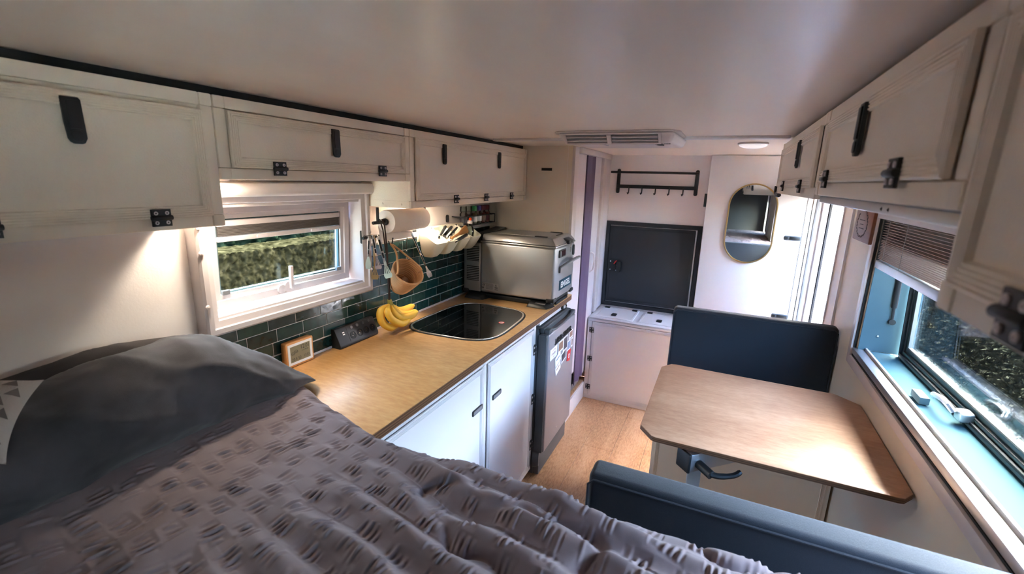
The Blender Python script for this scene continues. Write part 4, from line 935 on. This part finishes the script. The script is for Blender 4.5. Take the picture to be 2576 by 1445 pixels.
# roof air conditioner and lamp
ac = thing('air_conditioner', (.91,1.6,1.735), 'white roof air conditioner panel on the ceiling', 'air conditioner')
obj('flange', G().prism(rrect(.655,1.135,1.425,1.80,.06),1.728,1.7345), M['white_pl'], ac, bevel=.004)
obj('shell', G().hexa([(.70,1.47,1.692),(1.105,1.47,1.692),(1.125,1.75,1.692),(.72,1.75,1.692),(.68,1.428,1.728),(1.12,1.428,1.728),(1.135,1.78,1.728),(.67,1.78,1.728)]), M['white_pl'], ac, bevel=.012, seg=3)
A = lambda p: Vector((p[0], 1.4285+p[1]*(.042/.036), 1.728-p[1])) + Vector((0,-.65,-.76))*p[2]
for a, b in ((.716,.876),(.892,1.062)):
    vt = obj('outlet_vent', G().box(a,b,.004,.032,-.002,.0015).x(A), M['grey_pl'], ac)
    obj('vane', G().box(a+.002,b-.002,.011,.0135,.0015,.008).x(A), M['white_pl'], vt); obj('vane', G().box(a+.002,b-.002,.0225,.025,.0015,.008).x(A), M['white_pl'], vt)
obj('vent_frame', G().box(.706,1.072,.0,.004,0,.007).box(.706,1.072,.032,.036,0,.007).box(.706,.716,.004,.032,0,.007).box(.876,.892,.004,.032,0,.010).box(1.062,1.072,.004,.032,0,.007).x(A), M['white_pl'], ac, bevel=.001)
for a, b in ((.76,.85),(.985,1.045)): obj('intake_grille', G().prism(rrect(a,b,1.50,1.60,.008),1.6895,1.6925), M['grey_pl'] if False else M['lilac'], ac)
obj('display', G().prism(rrect(1.052,1.070,1.495,1.57,.006),1.6885,1.6925), M['black'], ac)
g = G()
for k in range(6): g.box(1.076+k*.004,1.0785+k*.004,1.502,1.509,1.690,1.6925)
obj('maker_mark', g, M['greyink'], ac)
lm = thing('ceiling_lamp', (1.39,2.03,1.74), 'round white dome lamp on the ceiling near the door', 'lamp')
obj('base', G().lathe([(.062,0),(.063,.006),(.060,.008)],(1.39,2.04,1.7345),(0,0,-1),32), M['white_pl'], lm)
obj('dome', G().lathe([(.058,.008),(.055,.014),(.040,.021),(.02,.024),(.0005,.025)],(1.39,2.04,1.7345),(0,0,-1),32), M['lamp'], lm)
# wooden plaque
pq = thing('wooden_plaque', (1.83,1.92,1.34), 'carved dark wooden plaque with a wreath on the wall', 'plaque')
TQ = TXm(1.832)
obj('board', G().prism(rrect(1.795,2.045,1.342,1.484,.008),-.015,0.012).x(TQ), M['plaque'], pq, bevel=.003)
g = G()
for k in range(26):
    a = 2*math.pi*k/26
    if 55 < math.degrees(a)%360 < 110: continue
    cu, cv = 1.935+.075*math.cos(a), 1.413+.052*math.sin(a); d = a+math.pi/2+(.6 if k%2 else -.6)
    g.prism([(cu+.011*math.cos(d),cv+.008*math.sin(d)),(cu+.004*math.cos(d+1.6),cv+.003*math.sin(d+1.6)),(cu-.008*math.cos(d),cv-.006*math.sin(d)),(cu+.004*math.cos(d-1.6),cv+.003*math.sin(d-1.6))],.0118,.0126)
obj('wreath', g.x(TQ), M['burn'], pq)
g = G()
for a,b,c in ((1.90,1.975,1.425),(1.915,1.96,1.408),(1.90,1.97,1.392)): g.box(a,b,c,c+.003,.0118,.0126)
obj('engraved_lines', g.x(TQ), M['burn'], pq)

# ================================================================== DINETTE
tb = thing('dinette_table', (1.34,1.05,0), 'birch plywood dinette table with chamfered corners by the window', 'table')
tp = [(1.146,1.066),(1.188,1.012),(1.200,1.008),(1.805,1.003),(1.817,1.006),(1.844,1.040),(1.845,1.575),(1.834,1.588),(1.780,1.640),(1.770,1.644),(1.200,1.655),(1.180,1.650),(1.146,1.600)]
obj('top', G().prism(tp,.7655,.783), M['table'], tb, bevel=.002)
k = lambda s: [(1.495+(x-1.495)*s, 1.33+(y-1.33)*s) for x,y in tp]
for z in (.768,.7735): obj('ply_layer', G().prism(k(1.0008),z,z+.0025), M['plyedge2'], tb)
obj('ply_layer', G().prism(k(1.0004),.7665,.7815), M['plyedge'], tb)
dA = Vector((.72,.69,0)).normalized(); dB = Vector((-dA.y,dA.x,0)); oA = Vector((1.292,1.030,.72))
TA = FR(oA,dA,dB,(0,0,1))
arm = obj('support_arm', G().box(0,.30,-.026,.026,-.030,.030).x(TA), M['alu'], tb, bevel=.003)
obj('arm_cap', G().box(-.010,.0,-.028,.028,-.032,.032).x(TA), M['black'], arm, bevel=.004)
obj('slot_knob', G().lathe([(.016,0),(.014,.008),(0,.01)],TA((.055,.0,.030)),(0,0,1),14), M['black'], arm)
obj('clamp_lever', G().tube([TA(p) for p in ((.03,-.026,-.005),(.035,-.075,-.012))],.014,12).tube(cat_mull([TA(p) for p in ((.035,-.070,-.012),(.060,-.085,-.014),(.095,-.100,-.008),(.115,-.105,.004))],4),[.009]*6+[.008]*6+[.006],8), M['black'], arm)
obj('post', G().box(1.302,1.342,1.045,1.085,.0,.69), M['alu'], tb, bevel=.004)
obj('floor_plate', G().prism(rrect(1.24,1.40,.985,1.145,.02),0.0005,.008), M['alu'], tb, bevel=.002)
def cushion(name, g, parent, bev): return obj(name, g, M['fabric'], parent, bevel=bev, seg=4)
bf = thing('dinette_bench', (1.49,1.9,0), 'cream bench with dark blue-grey backrest facing the bed', 'bench')
obj('box', G().box(1.134,1.838,1.685,2.02,0,.44), M['panel'], bf)
front(TY(1.685), bf, 1.150,1.822,.04,.43, fw=.018, h=.005, pn=.003)
cushion('seat_cushion', G().box(1.132,1.842,1.672,2.03,.442,.54), bf, .018)
bcu = cushion('backrest', G().hexa([(1.132,2.035,.40),(1.846,2.035,.40),(1.846,2.115,.40),(1.132,2.115,.40),(1.136,2.032,.940),(1.842,2.032,.940),(1.842,2.100,.940),(1.136,2.100,.940)]), bf, .020)
obj('piping', G().tube([(1.14,2.0335,.60),(1.1395,2.034,.915),(1.155,2.034,.931),(1.823,2.034,.931),(1.838,2.034,.915),(1.839,2.0335,.60)],.0028,6), M['fabric'], bcu)
nb = thing('dinette_bench', (1.48,.8,0), 'nearest bench, its dark backrest pushed against the bed', 'bench')
obj('box', G().box(1.13,1.838,.612,.95,0,.42), M['panel'], nb)
cushion('seat_cushion', G().box(1.125,1.842,.610,.97,.422,.52), nb, .018)
ncu = cushion('backrest', G().hexa([(1.112,.530,.40),(1.843,.530,.40),(1.843,.605,.40),(1.112,.605,.40),(1.110,.532,.930),(1.843,.532,.930),(1.843,.602,.930),(1.110,.602,.930)]), nb, .014)
obj('piping', G().tube([(1.1115,.531,.60),(1.111,.531,.905),(1.122,.531,.917),(1.838,.531,.917)],.003,6), M['fabric'], ncu)

# ================================================================== BED
bd_ = thing('bed', (.92,-.35,0), 'raised bed platform with mattress across the van', 'bed')
obj('platform', G().box(.002,W-.002,YR+.004,.47,0,.62), M['panel'], bd_)
obj('mattress', G().box(.004,W-.004,YR+.006,.465,.622,.82), M['pillow2'], bd_, bevel=.03, seg=3)
# quilted duvet
def duvet():
    nx = 1000; qa = np.concatenate([np.linspace(-1.12,-.16,50)[:-1], np.linspace(-.16,.62,430)[:-1], np.linspace(.62,.80,24)]); nq = len(qa)
    x = np.linspace(.012,W-.012,nx); X, Q = np.meshgrid(x, qa, indexing='ij')
    edge = .592 - .20*np.clip((X-.08)/.5,0,1)**.9*.55 - .03*np.clip((X-.6)/1.0,0,1) + .016*(fbm(X*5,X*0+3,2,9)-.5)*2*np.clip((X-.4)*4,0,1)
    top = .925 + .035*np.exp(-((X-.18)/.18)**2) + .012*np.exp(-((X-1.0)/.2)**2-((Q-.42)/.15)**2)
    top = top - .05*np.clip((.215-X)/.06,0,1)*np.clip((.52-Q)/.08,0,1)
    # rolls of cloth along x, shallow by the pillow and deep towards the bench
    wx = X + .05*(fbm(X*4,Q*4,3,4)-.5)*2; wq = Q + .045*(fbm(X*3.1+7,Q*3.1,3,14)-.5)*2
    right = np.clip((X-.50)/.35,0,1); right = right*right*(3-2*right)
    ph = (wq+.16*wx+.05*fbm(X*2.2,Q*1.2,2,31))/.082
    saw = ph-np.floor(ph); roll = np.where(saw<.62, saw/.62, (1-saw)/.38); roll = roll*roll*(3-2*roll)
    depth = vnoise(np.floor(ph)*3.7+X*4.5, np.floor(ph)*1.3, 3)
    folds = .021*(roll-.4)*right*(.35+.9*depth) + .034*(fbm(wx*2.6,wq*4.2,3,21)-.5)*(.25+.75*right)
    g2 = np.abs(2*fbm(wx*5.5+wq*3,wq*7-wx*3,2,66)-1+.04); folds = folds - .012*np.exp(-(g2/.06)**2)*right
    # seersucker: rows of gathered patches along x, short wrinkles running along y
    jx = X + .05*(fbm(X*5,Q*5,3,5)-.5); jq = Q + .055*(fbm(X*4.3,Q*4.3,3,6)-.5)
    A2 = R(-10); P_ = jx*math.cos(A2)+jq*math.sin(A2); T_ = -jx*math.sin(A2)+jq*math.cos(A2)
    row = T_/.044; ri = np.floor(row); rf = row-ri
    col = P_/.085+.37*ri+.5*vnoise(ri*3.1,ri*0,8); ci = np.floor(col); cf = col-ci
    mask = np.clip(np.sin(np.pi*np.clip((rf-.12)/.72,0,1)),0,1)**.7*np.clip(np.sin(np.pi*np.clip(cf/(.5+.35*vnoise(ri*9.1,ci*4.7,51)),0,1)),0,1)**.55
    rnd_ = vnoise(ci*7.3+ri*1.7, ri*5.1+ci*2.9, 12)
    wph = P_/.0130 + 1.5*fbm(P_*17,T_*8,2,40)+rnd_*6; wi = np.floor(wph); sw_ = wph-wi
    wr = np.where(sw_<.72, sw_/.72, (1-sw_)/.28); wr = wr*wr*(3-2*wr)
    cen = (vnoise(wi*3.3+.5,ri*7.7+ci*2.1+.5,71)-.5)*.5; hl = .20+.42*vnoise(wi*5.9+.5,ri*3.1+ci*1.3+.5,72)
    env = np.clip(1-((rf-.5-cen)/hl)**2,0,1); cx_ = np.clip(np.sin(np.pi*np.clip(cf/(.45+.45*vnoise(ri*9.1,ci*4.7,51)),0,1)),0,1)**.5
    amp = .25+.95*vnoise(wi*2.7+.5,ri*4.9+.5,73)
    swell = fbm(P_*11,T_*19,2,91)-.5
    puck = env*cx_*amp*.0072*wr - .0040*cx_*np.sin(np.pi*rf) + .014*swell
    near = np.clip((X-.235)/.06,0,1)
    h = folds + puck*near
    # edge: roll over and hang
    r_ = .055; e0 = edge-r_; a = np.clip((Q-e0)/r_,0,math.pi/2); extra = np.maximum(Q-e0-r_*math.pi/2,0)
    Yb = np.where(Q<e0,Q,e0+r_*np.sin(a)); Zb = np.where(Q<e0,top,top-r_*(1-np.cos(a))-extra)
    ny, nz = np.sin(a), np.cos(a)
    Y = Yb+h*ny; Z = Zb+h*nz
    onc = X < .572
    Z = np.where(onc & (Y > .462), np.maximum(Z,.878), Z); Z = np.where(~onc, np.maximum(Z,.60), Z)
    Y = np.where(X > 1.085, np.minimum(Y,.520), Y); Y = np.where((~onc)&(Z<.85), np.maximum(Y,.478), Y)
    return grid_mesh('duvet', X, Y, Z, M['duvet'], label='crinkled mauve-grey duvet spread over the whole bed', cat='duvet')
duvet()
def pillow(name, label, m, ys, ridge, xc, rx, zb_, seed, wr=.006, nexp=2.3):
    n1, n2 = 150, 90; t = np.linspace(0,1,n1); th_ = np.linspace(-np.pi/2,1.5*np.pi,n2)
    y = ys[0]+(ys[1]-ys[0])*t; rz = np.interp(y, [p[0] for p in ridge],[p[1] for p in ridge])
    endf = np.clip(np.minimum(t, 1-t)/.10,0,1)**.5
    T_, TH_ = np.meshgrid(t, th_, indexing='ij'); Yg = np.repeat(y[:,None],n2,1)
    c, s = np.cos(TH_), np.sin(TH_)
    hx = rx*(.35+.65*endf)[:,None]; hz = ((rz-zb_)/2)[:,None]*(.12+.88*endf)[:,None]; zc = zb_+((rz-zb_)/2)[:,None]
    X = xc+hx*np.sign(c)*np.abs(c)**(2/nexp); Z = zc+hz*np.sign(s)*np.abs(s)**(2/nexp)
    d = wr*2*(fbm(Yg*9,TH_*2.2+X*6,4,seed)-.5) + wr*.7*(1-np.abs(np.sin(Yg*13+TH_*2.0+3*fbm(Yg*5,TH_,2,seed+3))))**2
    X = np.maximum(X+d*c, .004); Z = Z+d*s
    return grid_mesh(name, X, Yg, Z, m, label=label, cat='pillow')
pillow('pillow', 'long dark charcoal pillow lying along the left wall', M['pillow'], (-.70,.612), [(-.7,1.08),(0,1.125),(.15,1.148),(.27,1.152),(.36,1.128),(.46,1.062),(.55,.995),(.62,.93)], .150, .128, .905, 3, .011, 2.05)
pillow('pillow', 'striped shadowy charcoal pillow tucked behind against the wall', M['pillow2'], (-.60,.46), [(-.6,1.10),(0,1.132),(.1,1.142),(.2,1.146),(.33,1.126),(.42,1.08),(.46,1.0)], .046, .042, .905, 8, .006)
# fleece cushion with triangles
fc = thing('fleece_cushion', (.10,-.02,1.10), 'small grey and white triangle patterned fleece cushion on pillow', 'cushion')
_n = Vector((.62,-.20,.76)).normalized(); _u = Vector((.42,.80,-.42)); _u = (_u-_n*_u.dot(_n)).normalized(); _w = _n.cross(_u)
Tf = FR((.205,-.108,1.145),_u,_w,_n)
def cush(a, b, sgn):
    """pinched corners, plump middle, a few soft creases"""
    t = max(0,(1-a*a)*(1-b*b))
    z = sgn*(.046*t**.55 + (.004*math.sin(7*a+3*b)*t if sgn > 0 else 0))
    return Tf((a*.092*(1-.13*(1-b*b)), b*.078*(1-.13*(1-a*a)), z))
u = np.linspace(-1,1,44)
for nm, sg_ in (('cover',1),('underside',-.7)):
    p3 = np.array([[cush(a,b,sg_) for b in u] for a in u])
    o_ = grid_mesh(nm, p3[...,0],p3[...,1],p3[...,2], M['cushion_w'], parent=fc)
    if nm == 'cover': cm = o_
g = G()
for i in range(-5,6):
    for j in range(-4,5):
        a0, b0 = i*.27+(.135 if j%2 else 0), j*.27
        tri = [(a0-.115,b0-.11),(a0,b0-.11),(a0+.115,b0-.11),(a0+.058,b0),(a0,b0+.11),(a0-.058,b0)]
        if all(abs(a)<.95 and abs(b)<.95 for a,b in tri): g.add([Vector(cush(a,b,1))+_n*.0012 for a,b in tri],[(0,1,5),(1,2,3),(1,3,5),(5,3,4)])
obj('triangle_print', g, M['cushion_g'], cm)

# ================================================================== LAMPS UNDER THE CABINETS
def led(name, label, x, y, z, power):
    t = thing(name, (x,y,z), label, 'lamp')
    obj('bezel', G().ringprism(disc(x,y,.030,24),disc(x,y,.022,24),z-.006,z), M['white_pl'], t)
    obj('diffuser', G().prism(disc(x,y,.0215,24),z-.004,z-.001), M['led'], t)
    d = bpy.data.lights.new('led_spot', 'SPOT'); d.energy = power; d.color = (1,.88,.76); d.spot_size = R(150); d.spot_blend = .6; d.shadow_soft_size = .03
    o = bpy.data.objects.new('led_spot', d); C.objects.link(o); o.parent = t; o.location = (0,0,-.010)
led('led_downlight', 'small warm downlight under cabinet above the kitchen window', .105,.442,1.529, .09)
led('led_downlight', 'small warm downlight under cabinet beside the paper towel roll', .085,1.372,1.430, .085)

# ================================================================== OUTSIDE
def noisy_slab(name, x0, x1, y0, y1, z0, z1, face, m, amp, label, n_=(420,170)):
    """clipped hedge: one mass of foliage, finely ruffled front and top"""
    q = np.linspace(0,1,n_[1]); y = np.linspace(y0,y1,n_[0]); hgt = z1-z0; dep = abs(x1-x0); L = hgt+dep
    Q, Yg = np.meshgrid(q*L, y, indexing='ij')
    zf = np.where(Q<hgt, z0+Q, z1); xf = np.where(Q<hgt, x0, x0+np.sign(x1-x0)*(Q-hgt))
    d = amp*(fbm(Yg*7,Q*7,3,17)-.5)*2+amp*.9*(fbm(Yg*34,Q*34,3,57)-.5)*2
    X = xf + np.where(Q<hgt, face*d, 0)+amp*.5*(vnoise(Yg*70,Q*70,5)-.5); Z = zf + np.where(Q>=hgt, d*.5, amp*.5*(vnoise(Yg*70,Q*70,6)-.5))
    return grid_mesh(name, X, Yg, Z, m, label=label, cat='hedge', kind='stuff')
def leaves(name, n_, box, size, m, label, seed, bias):
    rg = np.random.RandomState(seed); c = np.stack([rg.uniform(a,b,n_) for a,b in box],-1)
    d = rg.normal(size=(n_,3)); d[:,2] -= .3; d /= np.linalg.norm(d,axis=1)[:,None]
    nrm = rg.normal(size=(n_,3))+np.array(bias); nrm -= d*(nrm*d).sum(1)[:,None]; nrm /= np.linalg.norm(nrm,axis=1)[:,None]
    s_ = np.cross(d,nrm); L = rg.uniform(.6,1.3,n_)[:,None]*size; Wd = L*.28
    v = np.stack([c-d*L*.5, c+s_*Wd, c+d*L*.5, c-s_*Wd],1).reshape(-1,3)
    me = bpy.data.meshes.new(name); me.vertices.add(4*n_); me.vertices.foreach_set('co', v.astype('f').ravel())
    me.loops.add(4*n_); me.loops.foreach_set('vertex_index', np.arange(4*n_,dtype='i')); me.polygons.add(n_); me.polygons.foreach_set('loop_start', np.arange(0,4*n_,4,dtype='i'))
    me.update(calc_edges=True); me.validate()
    return link(name, me, m, label=label, cat='hedge', kind='stuff')
obj('ground', G().box(-9,-.06,-7,11,-.95,-.85).box(-.06,12,-7,11,-.95,-.85), M['bounce_ground'], kind='structure')
noisy_slab('clipped_hedge', -1.62,-1.92, -.3,4.2, -.85,1.02, 1, M['hedge_l'], .022, 'low clipped hedge with sunlit top outside the kitchen window', (620,260))
noisy_slab('dark_hedge', -2.02,-2.5, -2.5,6, -.85,1.95, 1, M['hedge_d'], .08, 'tall dark hedge behind the low clipped hedge')
noisy_slab('leafy_hedge', 3.45,4.1, -1.5,7.0, -.85,1.52, -1, M['hedge_r'], .07, 'leafy hedge outside the dinette window')
leaves('leafy_hedge_leaves', 70000, ((3.36,3.50),(.3,4.2),(-.6,1.55)), .024, M['hedge_r'], 'pale leaves covering the hedge outside the dinette window', 9, (-1,0,1))
noisy_slab('screen_bush', 2.50,3.3, 1.9,6.5, -.85,1.45, -1, M['hedge_r'], .08, 'leafy bush added outside the entry door to screen light')  # bush added to screen the doorway from sky and ground light
leaves('screen_bush_leaves', 90000, ((2.40,2.54),(1.85,5.0),(-.4,1.47)), .017, M['hedge_r'], 'pale leaves covering the added bush by the entry door', 19, (-1,0,1))  # leaf cards on the added screening bush
cn = thing('shade_canopy', (2.05,2.7,1.58), 'short white canopy added above the entry door to cut daylight', 'canopy')  # canopy added out of view to cut sky light through the door
obj('canopy_board', G().hexa([(1.952,2.05,1.56),(2.24,2.05,1.53),(2.24,3.4,1.53),(1.952,3.4,1.56),(1.952,2.05,1.60),(2.24,2.05,1.55),(2.24,3.4,1.55),(1.952,3.4,1.60)]), M['white'], cn, bevel=.004)
obj('canopy_edge', G().tube([(2.245,2.05,1.535),(2.245,3.4,1.535)],.012,8), M['alu'], cn)
om = thing('bounce_cut_mat', (2.5,2.9,-.85), 'grey mat added below the entry door to dull ground bounce', 'mat')  # unseen mat added to darken the sunlit ground near the door
obj('woven_mat', G().prism(rrect(1.97,2.36,2.15,3.9,.03),-.8495,-.842), mat('grey_bounce_cut_mat', lin(104,104,108), .9, bump=.4, bscale=120), om)
obj('edge_binding', G().ringprism(rrect(1.965,2.365,2.145,3.905,.03),rrect(1.99,2.34,2.17,3.88,.02),-.8495,-.840), M['fridge_dark'], om)
